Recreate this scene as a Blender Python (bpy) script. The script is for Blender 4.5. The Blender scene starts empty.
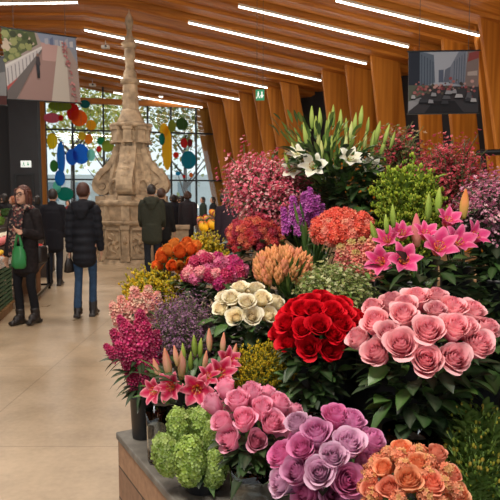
import bpy, bmesh, math, random
from mathutils import Vector, Matrix, Quaternion
from mathutils import noise as mnoise
R = random.Random(11)
PI = math.pi
sc = bpy.context.scene
COL = sc.collection
F, H = 600.0, 1.52
TH = math.atan(50 / F)
CAM = Vector((0, 0, H))
UP = Vector((0, 0, 1))
GA = 2.399963

# ------------------------------------------------------------------ geometry of the place
def ray(x, y):
    c, s = math.cos(TH), math.sin(TH)
    a, b = (x - 250) / F, (250 - y) / F
    return Vector((a, c + b * s, -s + b * c))
def at_y(x, y, Y):
    r = ray(x, y); return CAM + r * (Y / r.y)
def at_z(x, y, z):
    r = ray(x, y); return CAM + r * ((z - H) / r.z)
def at_plane(x, y, p0, n):
    r = ray(x, y); return CAM + r * ((p0 - CAM).dot(n) / r.dot(n))
def lin(c):
    c = c / 255.0
    return c / 12.92 if c <= 0.04045 else ((c + 0.055) / 1.055) ** 2.4
def rgb(r, g, b): return (lin(r), lin(g), lin(b), 1.0)
def mix(a, b, t): return tuple(a[i] + (b[i] - a[i]) * t for i in range(3)) + (1.0,)
def jit(c, k, rnd=R):
    m = 1 + rnd.uniform(-k, k)
    return tuple(max(0, min(1, c[i] * m * (1 + rnd.uniform(-k, k) * .4))) for i in range(3)) + (1.0,)

# ------------------------------------------------------------------ materials
def new_mat(name):
    m = bpy.data.materials.new(name); m.use_nodes = True
    return m, m.node_tree.nodes, m.node_tree.links, m.node_tree.nodes['Principled BSDF']
def plain(name, col, rough=.5, metal=0., var=0., scale=20., bump=0., spec=.5, emit=None, es=0.):
    m, N, L, P = new_mat(name)
    P.inputs['Roughness'].default_value = rough; P.inputs['Metallic'].default_value = metal
    P.inputs['Specular IOR Level'].default_value = spec
    P.inputs['Base Color'].default_value = col
    if var or bump:
        tc = N.new('ShaderNodeTexCoord'); nz = N.new('ShaderNodeTexNoise')
        nz.inputs['Scale'].default_value = scale; nz.inputs['Detail'].default_value = 6
        L.new(tc.outputs['Object'], nz.inputs['Vector'])
        if var:
            cr = N.new('ShaderNodeValToRGB')
            cr.color_ramp.elements[0].position = .3; cr.color_ramp.elements[1].position = .7
            cr.color_ramp.elements[0].color = tuple(c * (1 - var) for c in col[:3]) + (1,)
            cr.color_ramp.elements[1].color = tuple(min(1, c * (1 + var)) for c in col[:3]) + (1,)
            L.new(nz.outputs['Fac'], cr.inputs['Fac']); L.new(cr.outputs['Color'], P.inputs['Base Color'])
        if bump:
            b = N.new('ShaderNodeBump'); b.inputs['Strength'].default_value = bump; b.inputs['Distance'].default_value = .02
            L.new(nz.outputs['Fac'], b.inputs['Height']); L.new(b.outputs['Normal'], P.inputs['Normal'])
    if emit:
        P.inputs['Emission Color'].default_value = emit; P.inputs['Emission Strength'].default_value = es
    return m
def attr_mat(name, rough=.55, trans=.25, spec=.25, rand=.12):
    m, N, L, P = new_mat(name)
    at = N.new('ShaderNodeAttribute'); at.attribute_name = 'Col'
    oi = N.new('ShaderNodeObjectInfo'); hs = N.new('ShaderNodeHueSaturation')
    mr = N.new('ShaderNodeMapRange'); mr.inputs['To Min'].default_value = 1 - rand; mr.inputs['To Max'].default_value = 1 + rand
    L.new(oi.outputs['Random'], mr.inputs['Value']); L.new(mr.outputs['Result'], hs.inputs['Value'])
    L.new(at.outputs['Color'], hs.inputs['Color']); L.new(hs.outputs['Color'], P.inputs['Base Color'])
    P.inputs['Roughness'].default_value = rough; P.inputs['Specular IOR Level'].default_value = spec
    tr = N.new('ShaderNodeBsdfTranslucent'); L.new(hs.outputs['Color'], tr.inputs['Color'])
    mx = N.new('ShaderNodeMixShader'); mx.inputs['Fac'].default_value = trans
    L.new(P.outputs['BSDF'], mx.inputs[1]); L.new(tr.outputs['BSDF'], mx.inputs[2])
    L.new(mx.outputs['Shader'], N['Material Output'].inputs['Surface'])
    return m
def wood(name, base, dark, scale=(.3, 11, 11), rough=.45, plank=0.):
    m, N, L, P = new_mat(name)
    tc = N.new('ShaderNodeTexCoord'); mp = N.new('ShaderNodeMapping'); mp.inputs['Scale'].default_value = scale
    L.new(tc.outputs['Object'], mp.inputs['Vector'])
    n1 = N.new('ShaderNodeTexNoise'); n1.inputs['Scale'].default_value = 1.; n1.inputs['Detail'].default_value = 8; n1.inputs['Distortion'].default_value = .12
    L.new(mp.outputs['Vector'], n1.inputs['Vector'])
    n2 = N.new('ShaderNodeTexNoise'); n2.inputs['Scale'].default_value = .25; n2.inputs['Detail'].default_value = 2
    L.new(mp.outputs['Vector'], n2.inputs['Vector'])
    ad = N.new('ShaderNodeMath'); ad.operation = 'ADD'
    mu = N.new('ShaderNodeMath'); mu.operation = 'MULTIPLY'; mu.inputs[1].default_value = .5
    L.new(n1.outputs['Fac'], ad.inputs[0]); L.new(n2.outputs['Fac'], ad.inputs[1]); L.new(ad.outputs[0], mu.inputs[0])
    cr = N.new('ShaderNodeValToRGB'); cr.color_ramp.elements[0].position = .36; cr.color_ramp.elements[1].position = .62
    cr.color_ramp.elements[0].color = dark; cr.color_ramp.elements[1].color = base
    L.new(mu.outputs[0], cr.inputs['Fac']); L.new(cr.outputs['Color'], P.inputs['Base Color'])
    # knots
    P.inputs['Roughness'].default_value = rough; P.inputs['Specular IOR Level'].default_value = .3
    return m

M_PETAL = attr_mat('petal', .6, .34, .2, .10)
M_LEAF = attr_mat('leaf', .42, .18, .4, .08)
M_ATTR = attr_mat('printed', .6, .0, .2, .0)
M_ROOF = wood('roof_timber', rgb(196, 124, 48), rgb(146, 82, 26), rough=.55)
M_FIN = wood('fin_timber', rgb(206, 132, 50), rgb(156, 90, 28), scale=(10, 10, .35))
M_DARKWALL = plain('charcoal_wall', rgb(34, 35, 38), .6, var=.15, scale=3)
M_BLACKWALL = plain('black_wall', rgb(20, 20, 22), .6)
M_STONE = plain('fountain_stone', rgb(172, 150, 122), .88, var=.40, scale=6, bump=.9)
M_PLINTH_TOP = plain('plinth_top', rgb(104, 100, 92), .6, var=.3, scale=14, bump=.3)
M_PLINTH = plain('plinth_side', rgb(142, 110, 84), .7, var=.22, scale=18, bump=.25)
M_RISER = plain('riser_wood', rgb(52, 40, 32), .6, var=.3, scale=10)
M_BLACK = plain('black_plastic', rgb(24, 25, 28), .38)
M_BLACKMETAL = plain('black_metal', rgb(22, 22, 24), .4, .6)
M_WHITE = plain('white_plastic', rgb(214, 210, 202), .5)
M_CREAM = plain('cream_panel', rgb(196, 184, 164), .6, var=.08, scale=4)
M_GREENCRATE = plain('green_plastic', rgb(52, 92, 62), .5)
M_PALLET = wood('pallet_wood', rgb(150, 112, 72), rgb(110, 78, 46), scale=(3, 20, 20))
M_LED = plain('led', (1, 1, 1, 1), .5, emit=(1., .93, .84, 1), es=9.)
M_GREENSIGN = plain('exit_green', rgb(20, 120, 80), .4, emit=rgb(20, 140, 95), es=.5)
M_SIGNWHITE = plain('exit_white', rgb(220, 235, 225), .4, emit=(1, 1, 1, 1), es=.5)
M_MULLION = plain('mullion', rgb(38, 42, 44), .5, .3)
M_WIRE = plain('wire', rgb(70, 66, 62), .5)
M_STEM = plain('flower_stem', rgb(56, 84, 38), .5)
M_SKIN = plain('skin', rgb(196, 150, 124), .55)
def glass(name, col=(1, 1, 1, 1), rough=0.0):
    m, N, L, P = new_mat(name)
    P.inputs['Base Color'].default_value = col; P.inputs['Roughness'].default_value = rough
    P.inputs['Transmission Weight'].default_value = 1.; P.inputs['IOR'].default_value = 1.45
    return m
M_GLASS = glass('vase_glass', (.93, .97, .95, 1), .02)
def thin_glass():
    m, N, L, P = new_mat('window_glass')
    t = N.new('ShaderNodeBsdfTransparent'); t.inputs['Color'].default_value = (.9, .95, .95, 1)
    g = N.new('ShaderNodeBsdfGlossy'); g.inputs['Roughness'].default_value = .03
    mx = N.new('ShaderNodeMixShader'); mx.inputs['Fac'].default_value = .05
    L.new(t.outputs[0], mx.inputs[1]); L.new(g.outputs[0], mx.inputs[2]); L.new(mx.outputs[0], N['Material Output'].inputs['Surface'])
    return m
M_WINGLASS = thin_glass()

def floor_mat():
    m, N, L, P = new_mat('polished_floor')
    tc = N.new('ShaderNodeTexCoord')
    n1 = N.new('ShaderNodeTexNoise'); n1.inputs['Scale'].default_value = 1.1; n1.inputs['Detail'].default_value = 9; n1.inputs['Roughness'].default_value = .62
    n2 = N.new('ShaderNodeTexNoise'); n2.inputs['Scale'].default_value = 26; n2.inputs['Detail'].default_value = 5
    L.new(tc.outputs['Object'], n1.inputs['Vector']); L.new(tc.outputs['Object'], n2.inputs['Vector'])
    a = N.new('ShaderNodeMath'); a.operation = 'MULTIPLY_ADD'; a.inputs[1].default_value = .25
    L.new(n2.outputs['Fac'], a.inputs[0]); L.new(n1.outputs['Fac'], a.inputs[2])
    cr = N.new('ShaderNodeValToRGB'); cr.color_ramp.elements[0].position = .42; cr.color_ramp.elements[1].position = .8
    cr.color_ramp.elements[0].color = rgb(146, 126, 100); cr.color_ramp.elements[1].color = rgb(192, 170, 140)
    L.new(a.outputs[0], cr.inputs['Fac'])
    br = N.new('ShaderNodeTexBrick'); br.inputs['Scale'].default_value = 1.; br.inputs['Brick Width'].default_value = 1.8; br.inputs['Row Height'].default_value = 1.8
    br.inputs['Mortar Size'].default_value = .006; br.offset = 0
    br.inputs['Color1'].default_value = br.inputs['Color2'].default_value = (1, 1, 1, 1); br.inputs['Mortar'].default_value = (.72, .7, .68, 1)
    L.new(tc.outputs['Object'], br.inputs['Vector'])
    mm = N.new('ShaderNodeMixRGB'); mm.blend_type = 'MULTIPLY'; mm.inputs['Fac'].default_value = 1
    L.new(cr.outputs['Color'], mm.inputs['Color1']); L.new(br.outputs['Color'], mm.inputs['Color2'])
    L.new(mm.outputs['Color'], P.inputs['Base Color'])
    rr = N.new('ShaderNodeMapRange'); rr.inputs['To Min'].default_value = .2; rr.inputs['To Max'].default_value = .42
    L.new(n1.outputs['Fac'], rr.inputs['Value']); L.new(rr.outputs['Result'], P.inputs['Roughness'])
    P.inputs['Specular IOR Level'].default_value = .5
    return m
M_FLOOR = floor_mat()

# ------------------------------------------------------------------ mesh builder
class MB:
    def __init__(s): s.v, s.f, s.c, s.m = [], [], [], []
    def vert(s, p, c=(1, 1, 1, 1)):
        s.v.append(tuple(p)); s.c.append(c); return len(s.v) - 1
    def face(s, ids, m=0): s.f.append(tuple(ids)); s.m.append(m)
    def grid(s, fn, nu, nv, cf, m=0):
        base = len(s.v)
        for j in range(nv + 1):
            for i in range(nu + 1):
                u, v = -1 + 2 * i / nu, j / nv
                s.vert(fn(u, v), cf(u, v))
        for j in range(nv):
            for i in range(nu):
                a = base + j * (nu + 1) + i
                s.face((a, a + 1, a + nu + 2, a + nu + 1), m)
    def box(s, lo, hi, c=(1, 1, 1, 1), m=0, M=None):
        ps = [Vector((x, y, z)) for z in (lo[2], hi[2]) for y in (lo[1], hi[1]) for x in (lo[0], hi[0])]
        if M: ps = [M @ p for p in ps]
        b = [s.vert(p, c) for p in ps]
        for q in ((0, 2, 3, 1), (4, 5, 7, 6), (0, 1, 5, 4), (2, 6, 7, 3), (0, 4, 6, 2), (1, 3, 7, 5)):
            s.face([b[i] for i in q], m)
    def prism(s, poly, z0, z1, M=None, c=(1, 1, 1, 1), m=0):
        lo = [Vector((p[0], p[1], z0)) for p in poly]; hi = [Vector((p[0], p[1], z1)) for p in poly]
        if M: lo = [M @ p for p in lo]; hi = [M @ p for p in hi]
        a = [s.vert(p, c) for p in lo]; b = [s.vert(p, c) for p in hi]; n = len(a)
        s.face(a[::-1], m); s.face(b, m)
        for i in range(n): s.face((a[i], a[(i + 1) % n], b[(i + 1) % n], b[i]), m)
    def lathe(s, prof, n=16, rot=0., c=(1, 1, 1, 1), m=0, cap=True, o=(0, 0, 0)):
        rows = []
        for r, z in prof:
            rows.append([s.vert((o[0] + r * math.cos(rot + 2 * PI * i / n), o[1] + r * math.sin(rot + 2 * PI * i / n), o[2] + z), c) for i in range(n)])
        for a, b in zip(rows, rows[1:]):
            for i in range(n): s.face((a[i], a[(i + 1) % n], b[(i + 1) % n], b[i]), m)
        if cap: s.face(rows[0][::-1], m); s.face(rows[-1], m)
    def tube(s, pts, rad, n=10, c=(1, 1, 1, 1), m=0, lat=None, cap=True):
        """closed tube through pts; rad entries are a radius or (lateral, other)"""
        pts = [Vector(p) for p in pts]; k = len(pts)
        rad = [(r, r) if not isinstance(r, tuple) else r for r in rad]
        if cap:   # rounded ends
            t0 = (pts[0] - pts[1]).normalized(); t1 = (pts[-1] - pts[-2]).normalized()
            r0, r1 = rad[0], rad[-1]
            e0, e1 = min(r0) * .55, min(r1) * .55
            pts = [pts[0] + t0 * e0, pts[0] + t0 * e0 * .6] + pts + [pts[-1] + t1 * e1 * .6, pts[-1] + t1 * e1]
            rad = [(r0[0] * .25, r0[1] * .25), (r0[0] * .75, r0[1] * .75)] + rad + [(r1[0] * .75, r1[1] * .75), (r1[0] * .25, r1[1] * .25)]
            k = len(pts)
        rows = []; lat = Vector(lat) if lat else None
        pl = None
        for i in range(k):
            t = (pts[min(i + 1, k - 1)] - pts[max(i - 1, 0)]).normalized()
            if lat: x = lat - t * lat.dot(t)
            elif pl is not None: x = pl - t * pl.dot(t)
            else: x = t.orthogonal()
            x.normalize(); pl = x; y = t.cross(x)
            rows.append([s.vert(pts[i] + x * rad[i][0] * math.cos(2 * PI * j / n) + y * rad[i][1] * math.sin(2 * PI * j / n), c) for j in range(n)])
        for a, b in zip(rows, rows[1:]):
            for j in range(n): s.face((a[j], a[(j + 1) % n], b[(j + 1) % n], b[j]), m)
        s.face(rows[0][::-1], m); s.face(rows[-1], m)
    def ball(s, c0, r, c=(1, 1, 1, 1), m=0, n=10, k=7, M=None):
        r = Vector((r, r, r)) if not isinstance(r, (tuple, Vector)) else Vector(r)
        c0 = Vector(c0); rows = []
        top = s.vert(c0 + (M @ Vector((0, 0, r.z)) if M else Vector((0, 0, r.z))), c)
        for i in range(1, k):
            ph = PI * i / k
            row = []
            for j in range(n):
                p = Vector((r.x * math.sin(ph) * math.cos(2 * PI * j / n), r.y * math.sin(ph) * math.sin(2 * PI * j / n), r.z * math.cos(ph)))
                row.append(s.vert(c0 + (M @ p if M else p), c))
            rows.append(row)
        bot = s.vert(c0 + (M @ Vector((0, 0, -r.z)) if M else Vector((0, 0, -r.z))), c)
        for j in range(n): s.face((top, rows[0][j], rows[0][(j + 1) % n]), m)
        for a, b in zip(rows, rows[1:]):
            for j in range(n): s.face((a[j], b[j], b[(j + 1) % n], a[(j + 1) % n]), m)
        for j in range(n): s.face((rows[-1][j], bot, rows[-1][(j + 1) % n]), m)
    def mesh(s, name, mats, smooth=True):
        me = bpy.data.meshes.new(name)
        me.from_pydata(s.v, [], s.f)
        for mt in (mats if isinstance(mats, (list, tuple)) else [mats]): me.materials.append(mt)
        at = me.color_attributes.new('Col', 'FLOAT_COLOR', 'POINT')
        at.data.foreach_set('color', [x for c in s.c for x in c])
        me.polygons.foreach_set('material_index', s.m)
        me.polygons.foreach_set('use_smooth', [smooth] * len(s.f))
        me.update(); return me
def obj(name, me, parent=None, loc=None, M=None):
    o = bpy.data.objects.new(name, me); COL.objects.link(o)
    if parent is not None: o.parent = parent
    if M is not None: o.matrix_local = M
    elif loc is not None: o.location = loc
    return o
def thing(name, label, cat, loc=(0, 0, 0), group=None, rotz=0.):
    o = bpy.data.objects.new(name, None); COL.objects.link(o); o.empty_display_size = .05
    o.location = loc; o.rotation_euler = (0, 0, rotz)
    o['label'] = label; o['category'] = cat
    if group: o['group'] = group
    return o
def tag(o, label, cat, group=None):
    o['label'] = label; o['category'] = cat
    if group: o['group'] = group
    return o
def struct(name, me, parent=None, M=None, loc=None):
    o = obj(name, me, parent, loc, M)
    if parent is None: o['kind'] = 'structure'
    return o
def bevel(o, w=.01, seg=2):
    b = o.modifiers.new('bevel', 'BEVEL'); b.width = w; b.segments = seg; b.limit_method = 'ANGLE'
    return o
def frame(p, d, spin=0., sc=1.):
    q = Vector((0, 0, 1)).rotation_difference(Vector(d).normalized())
    return Matrix.Translation(p) @ q.to_matrix().to_4x4() @ Matrix.Rotation(spin, 4, 'Z') @ Matrix.Diagonal((sc, sc, sc, 1))

# ================================================================== HALL
EAVE = 5.85
E1 = at_z(481, 34, EAVE); E2 = at_z(203, 106, EAVE)
AL = math.radians(15)
T = Vector((math.cos(AL), math.sin(AL), 0))            # across the hall
AX = Vector((-math.sin(AL), math.cos(AL), 0))          # along the hall
ev = (E2 - E1); ev.z = 0; ev.normalize()               # along the timber wall
WN = Vector((ev.y, -ev.x, 0))                          # wall normal, pointing out of the hall
dr = at_z(322, 79.5, EAVE)
DL = at_plane(84, 29.6, dr, AX)
RN = (E2 - E1).cross(DL - E1).normalized()
if RN.z < 0: RN = -RN
def roof_z(p):
    d = p - E1
    zr = E1.z - (RN.x * d.x + RN.y * d.y) / RN.z
    return zr
ridge_c = (DL - E1).dot(WN) - .15                      # signed distance from wall where the ridge runs
gx = -(WN.x * RN.x + WN.y * RN.y) / RN.z               # slope along WN
def roof_pt(p):
    d = (Vector((p.x, p.y, 0)) - Vector((E1.x, E1.y, 0))).dot(WN)
    z = E1.z + gx * d
    if d < ridge_c: z = E1.z + gx * ridge_c - .09 * (ridge_c - d)
    return Vector((p.x, p.y, z))

strips_px = [((335, 0), (481, 34)), ((238, 5.6), (409.5, 45.8)), ((188, 21.6), (367, 63)), ((84, 29.6), (322, 79.5)),
             ((72, 47), (268, 87)), ((72, 68.5), (244, 99)), ((113.6, 92.4), (203, 106.4))]
strips = []
for a, b in strips_px:
    strips.append((at_plane(a[0], a[1], E1, RN), at_plane(b[0], b[1], E1, RN)))
qs = [((a + b) * .5).dot(AX) for a, b in strips]
_r = ray(199, 200); WALLQ = (CAM + _r * ((E1 - CAM).dot(WN) / _r.dot(WN))).dot(AX)
# extend the rhythm of the bays toward the camera and past the glazed wall
bays = sorted(qs)
step = 2.0
q = bays[0]
while q > -4: q -= step; bays.insert(0, q)
q = bays[-1]
while q < WALLQ + .6: q += 1.7; bays.append(q)
RT = Matrix((( T.x, AX.x, 0, 0), (T.y, AX.y, 0, 0), (0, 0, 1, 0), (0, 0, 0, 1)))
RTi = RT.inverted()
def bay_mesh(q0, q1):
    """one folded timber bay: low lip at its near edge, rising into the reveal of the next light"""
    mb = MB()
    s_list = [-22 + 1.0 * i for i in range(45)]
    # add the ridge position
    prof = [(q0 + .07, .20), (q0 + .07, .02), (q0 + .30, -.02), (q0 + .55 * (q1 - q0), .06), (q0 + .58 * (q1 - q0), .0), (q1 - .07, .12), (q1 - .07, .26)]
    rows = []
    for s in s_list:
        row = []
        for (qq, dz) in prof:
            p = roof_pt(T * s + AX * qq)
            row.append(mb.vert(RTi @ (p + Vector((0, 0, dz + .10)))))
        rows.append(row)
    for a, b in zip(rows, rows[1:]):
        for i in range(len(prof) - 1): mb.face((a[i], b[i], b[i + 1], a[i + 1]))
    me = mb.mesh('bay', M_ROOF, False)
    return me
ceil_root = bpy.data.objects.new('ceiling', None); COL.objects.link(ceil_root); ceil_root['kind'] = 'structure'
for k in range(len(bays) - 1):
    o = obj('timber_bay', bay_mesh(bays[k], bays[k + 1]), ceil_root, M=RT)
mb = MB()                                              # deck above the bays
pts = []
for s in range(-22, 23, 2):
    pts.append([mb.vert(roof_pt(T * s + AX * qq) + Vector((0, 0, .5))) for qq in (-6, 0, 8, 16, WALLQ - 2, WALLQ + 2.2)])
for a, b in zip(pts, pts[1:]):
    for i in range(5): mb.face((a[i], b[i], b[i + 1], a[i + 1]))
obj('roof_deck', mb.mesh('deck', M_ROOF, False), ceil_root)

def strip_light(a, b, label, w=.042):
    c = (a + b) * .5; d = (b - a); L = d.length; d.normalize()
    side = AX; n = d.cross(side).normalized()
    if n.z > 0: n = -n
    M = Matrix(((d.x, side.x, n.x, c.x), (d.y, side.y, n.y, c.y), (d.z, side.z, n.z, c.z), (0, 0, 0, 1)))
    t = thing('strip_light', label, 'light', c)
    Mi = Matrix.Translation(-c) @ M
    m1 = MB(); m1.box((-L / 2, -w * .55, -.05), (L / 2, w * .55, .018)); obj('housing', m1.mesh('h', M_CREAM, False), t, M=Mi)
    m2 = MB(); m2.box((-L / 2 + .02, -w * .6, .019), (L / 2 - .02, w * .6, .05)); obj('diffuser', m2.mesh('d', M_LED, False), t, M=Mi)
    return t
lab = ['linear ceiling light running off the top of the picture above the city street banner',
       'linear ceiling light ending above the left corner of the city street banner',
       'linear ceiling light ending above the tall white lilies',
       'longest linear ceiling light, passing behind the fountain finial, above the hanging exit sign',
       'linear ceiling light second below the one behind the finial, crossing the spire neck',
       'linear ceiling light crossing the fountain spire below its ringed neck',
       'short faint linear ceiling light at the far end just above the glazed wall']
for i, (a, b) in enumerate(strips): strip_light(a, b, lab[i])
# the strip on the left slope of the roof
def on_roof(x, y):
    r = ray(x, y); t = 6.0
    while t < 30:
        p = CAM + r * t
        if p.z > roof_pt(p).z: break
        t += .01
    return CAM + r * t
strip_light(on_roof(-14, 3.6), on_roof(78, .6), 'linear ceiling light at the top left corner on the other roof slope')
for (x, y, lb) in ((161, 96, 'small round downlight beside the fountain spire on the timber ceiling'),
                   (195, 111.5, 'small round downlight at the far end of the timber ceiling'),
                   (122, 101, 'small round downlight just left of the spire shaft')):
    p = on_roof(x, y)
    t = thing('downlight', lb, 'light', p)
    m1 = MB(); m1.lathe([(.09, .03), (.12, .0), (.11, -.03), (.085, -.035)], 16); obj('trim_ring', m1.mesh('r', M_WHITE), t)
    m1 = MB(); m1.lathe([(.083, -.02), (.083, -.045), (.05, -.05)], 16); obj('lamp_lens', m1.mesh('l', M_LED), t)
for (x, y, lb) in ((105.5, 47, 'small white box projector hanging under the ceiling left of the spire'),
                   (92.5, 85, 'small white box fitting hanging under the ceiling by the banner edge')):
    p = on_roof(x, y - 3); p = at_y(x, y, p.y - .3)
    t = thing('ceiling_projector', lb, 'projector', p)
    m1 = MB(); m1.box((-.13, -.1, -.05), (.13, .1, .05)); bevel(obj('casing', m1.mesh('c', M_WHITE, False), t), .015)
    m1 = MB(); m1.lathe([(.035, 0), (.035, .05), (.028, .05)], 14); obj('lens', m1.mesh('c', M_BLACK), t, M=Matrix.Translation((.04, -.1, 0)) @ Matrix.Rotation(PI / 2, 4, 'X'))
    m1 = MB(); m1.tube([(0, 0, .05), (0, 0, roof_pt(p).z - p.z + .02)], [.012, .012], 8); obj('mount', m1.mesh('c', M_WHITE), t)

# floor
mb = MB(); mb.box((-22, -7, -.1), (16, 37, 0)); struct('floor', mb.mesh('floor', M_FLOOR, False))

# timber wall: black backing, leaning fins, dark bays
def wall_at(x):                                        # wall point (plan) at picture column x
    r = ray(x, 200); n = WN; t = (E1 - CAM).dot(n) / r.dot(n); p = CAM + r * t; return Vector((p.x, p.y, 0))
mb = MB()
w0 = wall_at(197) + ev * .8; w1 = Vector((E1.x, E1.y, 0)) - ev * 11
off = WN * 1.75
Mw = Matrix(((ev.x, WN.x, 0, E1.x + off.x), (ev.y, WN.y, 0, E1.y + off.y), (0, 0, 1, 0), (0, 0, 0, 1)))
Lw = (w0 - Vector((E1.x, E1.y, 0))).dot(ev)
mb.box((-12, 0, 0), (Lw + .4, .15, 7.2)); struct('wall_right', mb.mesh('w', M_BLACKWALL, False), M=Mw)
def fin(xl, xr, lean, push=0., turn=.30, taper=0.):
    """a leaning board: top edge between picture columns xl and xr at the eave, foot stepped towards the camera end"""
    p = wall_at(xl); d = Vector((math.cos(turn), math.sin(turn), 0)); n = Vector((d.y, -d.x, 0))
    p = p - WN * .05 + WN * push
    w = (xr - xl) / F * p.y; zt = EAVE + .25; th = .06
    mb = MB(); vs = []
    for z in (0, zt):
        sh = d * lean * (zt - z); ww = w + taper * (zt - z)
        for (u, q_) in ((0, -th), (ww, -th), (ww, th), (0, th)): vs.append(mb.vert(p + sh + d * u + n * q_ + UP * z))
    for q in ((0, 1, 5, 4), (1, 2, 6, 5), (2, 3, 7, 6), (3, 0, 4, 7), (0, 3, 2, 1), (4, 5, 6, 7)): mb.face([vs[i] for i in q])
    o = obj('timber_fin', mb.mesh('fin', M_FIN, False)); o['kind'] = 'structure'
    bevel(o, .012)
for k, x in enumerate((195, 208, 223, 239, 253, 266, 280)): fin(x, x + (31 if k < 6 else 18), .20)
for x in (321, 344, 369): fin(x, x + (38 if x < 369 else 31), .14)
fin(412, 437, .10); fin(438, 468, .16); fin(470, 487, .16); fin(486, 530, .20, -.5); fin(532, 580, .2, -.5); fin(580, 640, .2)

# glazed end wall
W0 = wall_at(199) + Vector((0, .2, 0)); WP = Vector((W0.x, W0.y, 0))
def on_glass(x, y, push=0.): return at_plane(x, y, WP - AX * push, AX)
MG = Matrix(((T.x, AX.x, 0, WP.x), (T.y, AX.y, 0, WP.y), (0, 0, 1, 0), (0, 0, 0, 1)))
MGi = MG.inverted()
def gl(x, y): p = MGi @ on_glass(x, y); return p.x, p.z
xl = gl(46, 150)[0]; xr = 1.2
zb = 0.
win = bpy.data.objects.new('window_1', None); COL.objects.link(win); win['kind'] = 'structure'; win.matrix_world = MG
mb = MB()
ztop = 6.6
mb.box((xl, -.004, 0), (xr, .004, ztop)); obj('window_pane', mb.mesh('pane', M_WINGLASS, False), win)
for x in (46, 73, 104, 126, 148, 171, 196):
    gx_ = gl(x, 150)[0]
    mb = MB(); mb.box((gx_ - .04, -.08, 0), (gx_ + .04, .06, ztop)); obj('mullion', mb.mesh('mu', M_MULLION, False), win)
for y in (130, 179.5):
    z = gl(72, y)[1]
    mb = MB(); mb.box((xl, -.06, z - .035), (xr, .05, z + .035)); obj('transom', mb.mesh('tr', M_MULLION, False), win)
# timber header over the glass
mb = MB(); zh = gl(120, 104)[1]; mb.box((xl - 1.2, -.12, zh - .05), (xr, .12, zh + .2)); struct('beam_1', mb.mesh('b', M_ROOF, False), M=MG)
mb = MB(); px0 = gl(41, 150)[0]; mb.box((px0, -.3, 0), (xl, .15, 6.6)); struct('pillar_1', mb.mesh('b', M_FIN, False), M=MG)

# charcoal lobby block on the left with its door
YB = 22.5
def lobx(x): return (x - 250) / F * YB
mb = MB(); mb.box((lobx(12), YB, 0), (lobx(40.5), YB + .3, 6.2)); struct('wall_left', mb.mesh('w', M_DARKWALL, False))
mb = MB(); mb.box((lobx(-110), YB + .5, 0), (lobx(12), YB + 2.5, 6.3)); struct('wall_back', mb.mesh('w', M_BLACKWALL, False))
dz = at_y(25, 175, YB).z
door = bpy.data.objects.new('door_1', None); COL.objects.link(door); door['kind'] = 'structure'; door.location = (lobx(26), YB, 0)
dw = (lobx(34) - lobx(18)) / 2
mb = MB(); mb.box((-dw, -.03, 0), (dw, 0, dz)); obj('door_leaf', mb.mesh('d', M_BLACKWALL, False), door)
mb = MB()
for a, b in (((-dw - .05, -.05, 0), (-dw, 0, dz + .05)), ((dw, -.05, 0), (dw + .05, 0, dz + .05)), ((-dw, -.05, dz), (dw, 0, dz + .05))): mb.box(a, b)
obj('door_frame', mb.mesh('d', M_MULLION, False), door)
mb = MB(); mb.tube([(dw - .08, -.06, .95), (dw - .08, -.06, 1.2)], [.012, .012], 8); obj('door_handle', mb.mesh('d', plain('steel', rgb(150, 150, 150), .3, .9)), door)

def exit_sign(p, w, h, label, wire_top=None, pale=False):
    t = thing('exit_sign', label, 'exit sign', p)
    mb = MB(); mb.box((-w / 2, -.02, -h / 2), (w / 2, .02, h / 2)); obj('sign_board', mb.mesh('b', M_SIGNWHITE if pale else M_GREENSIGN, False), t)
    mb = MB()
    s = h
    Mx = Matrix.Rotation(PI / 2, 4, 'X')
    def fig(ox, sgn):
        mb.prism([(ox + .06 * s * math.cos(k * PI / 4), .26 * s + .07 * s * math.sin(k * PI / 4)) for k in range(8)], .021, .024, Mx)
        mb.prism([(ox - .07 * s, .18 * s), (ox + .09 * s, .16 * s), (ox + .04 * s * sgn, -.08 * s), (ox - .08 * s, -.08 * s)], .021, .024, Mx)
        mb.prism([(ox - .08 * s, -.07 * s), (ox - .01 * s, -.07 * s), (ox - .14 * s * sgn, -.34 * s), (ox - .22 * s * sgn, -.32 * s)], .021, .024, Mx)
        mb.prism([(ox, -.07 * s), (ox + .06 * s, -.07 * s), (ox + .2 * s * sgn, -.3 * s), (ox + .12 * s * sgn, -.33 * s)], .021, .024, Mx)
    fig(-w * .2, 1)
    ax = w * .22
    mb.prism([(ax - .06 * s, .3 * s), (ax + .06 * s, .3 * s), (ax + .06 * s, -.02 * s), (ax + .18 * s, -.02 * s), (ax, -.32 * s), (ax - .18 * s, -.02 * s), (ax - .06 * s, -.02 * s)], .021, .024, Mx)
    obj('pictogram', mb.mesh('p', M_GREENSIGN if pale else M_SIGNWHITE, False), t)
    if wire_top:
        for sx in (-.35, .35):
            mb = MB(); mb.tube([(sx * w, 0, h / 2), (sx * w, 0, wire_top - p.z)], [.006, .006], 6); obj('hanger_rod', mb.mesh('r', M_WIRE), t)
    return t
p = at_y(260, 95, 15.5); exit_sign(p, .22, .27, 'small green exit sign hanging from ceiling in front of the timber fins', roof_pt(p).z)
p = at_y(26, 164, YB - .03); exit_sign(p, .38, .24, 'pale green exit sign over the black door on charcoal wall', None, True)

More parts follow.
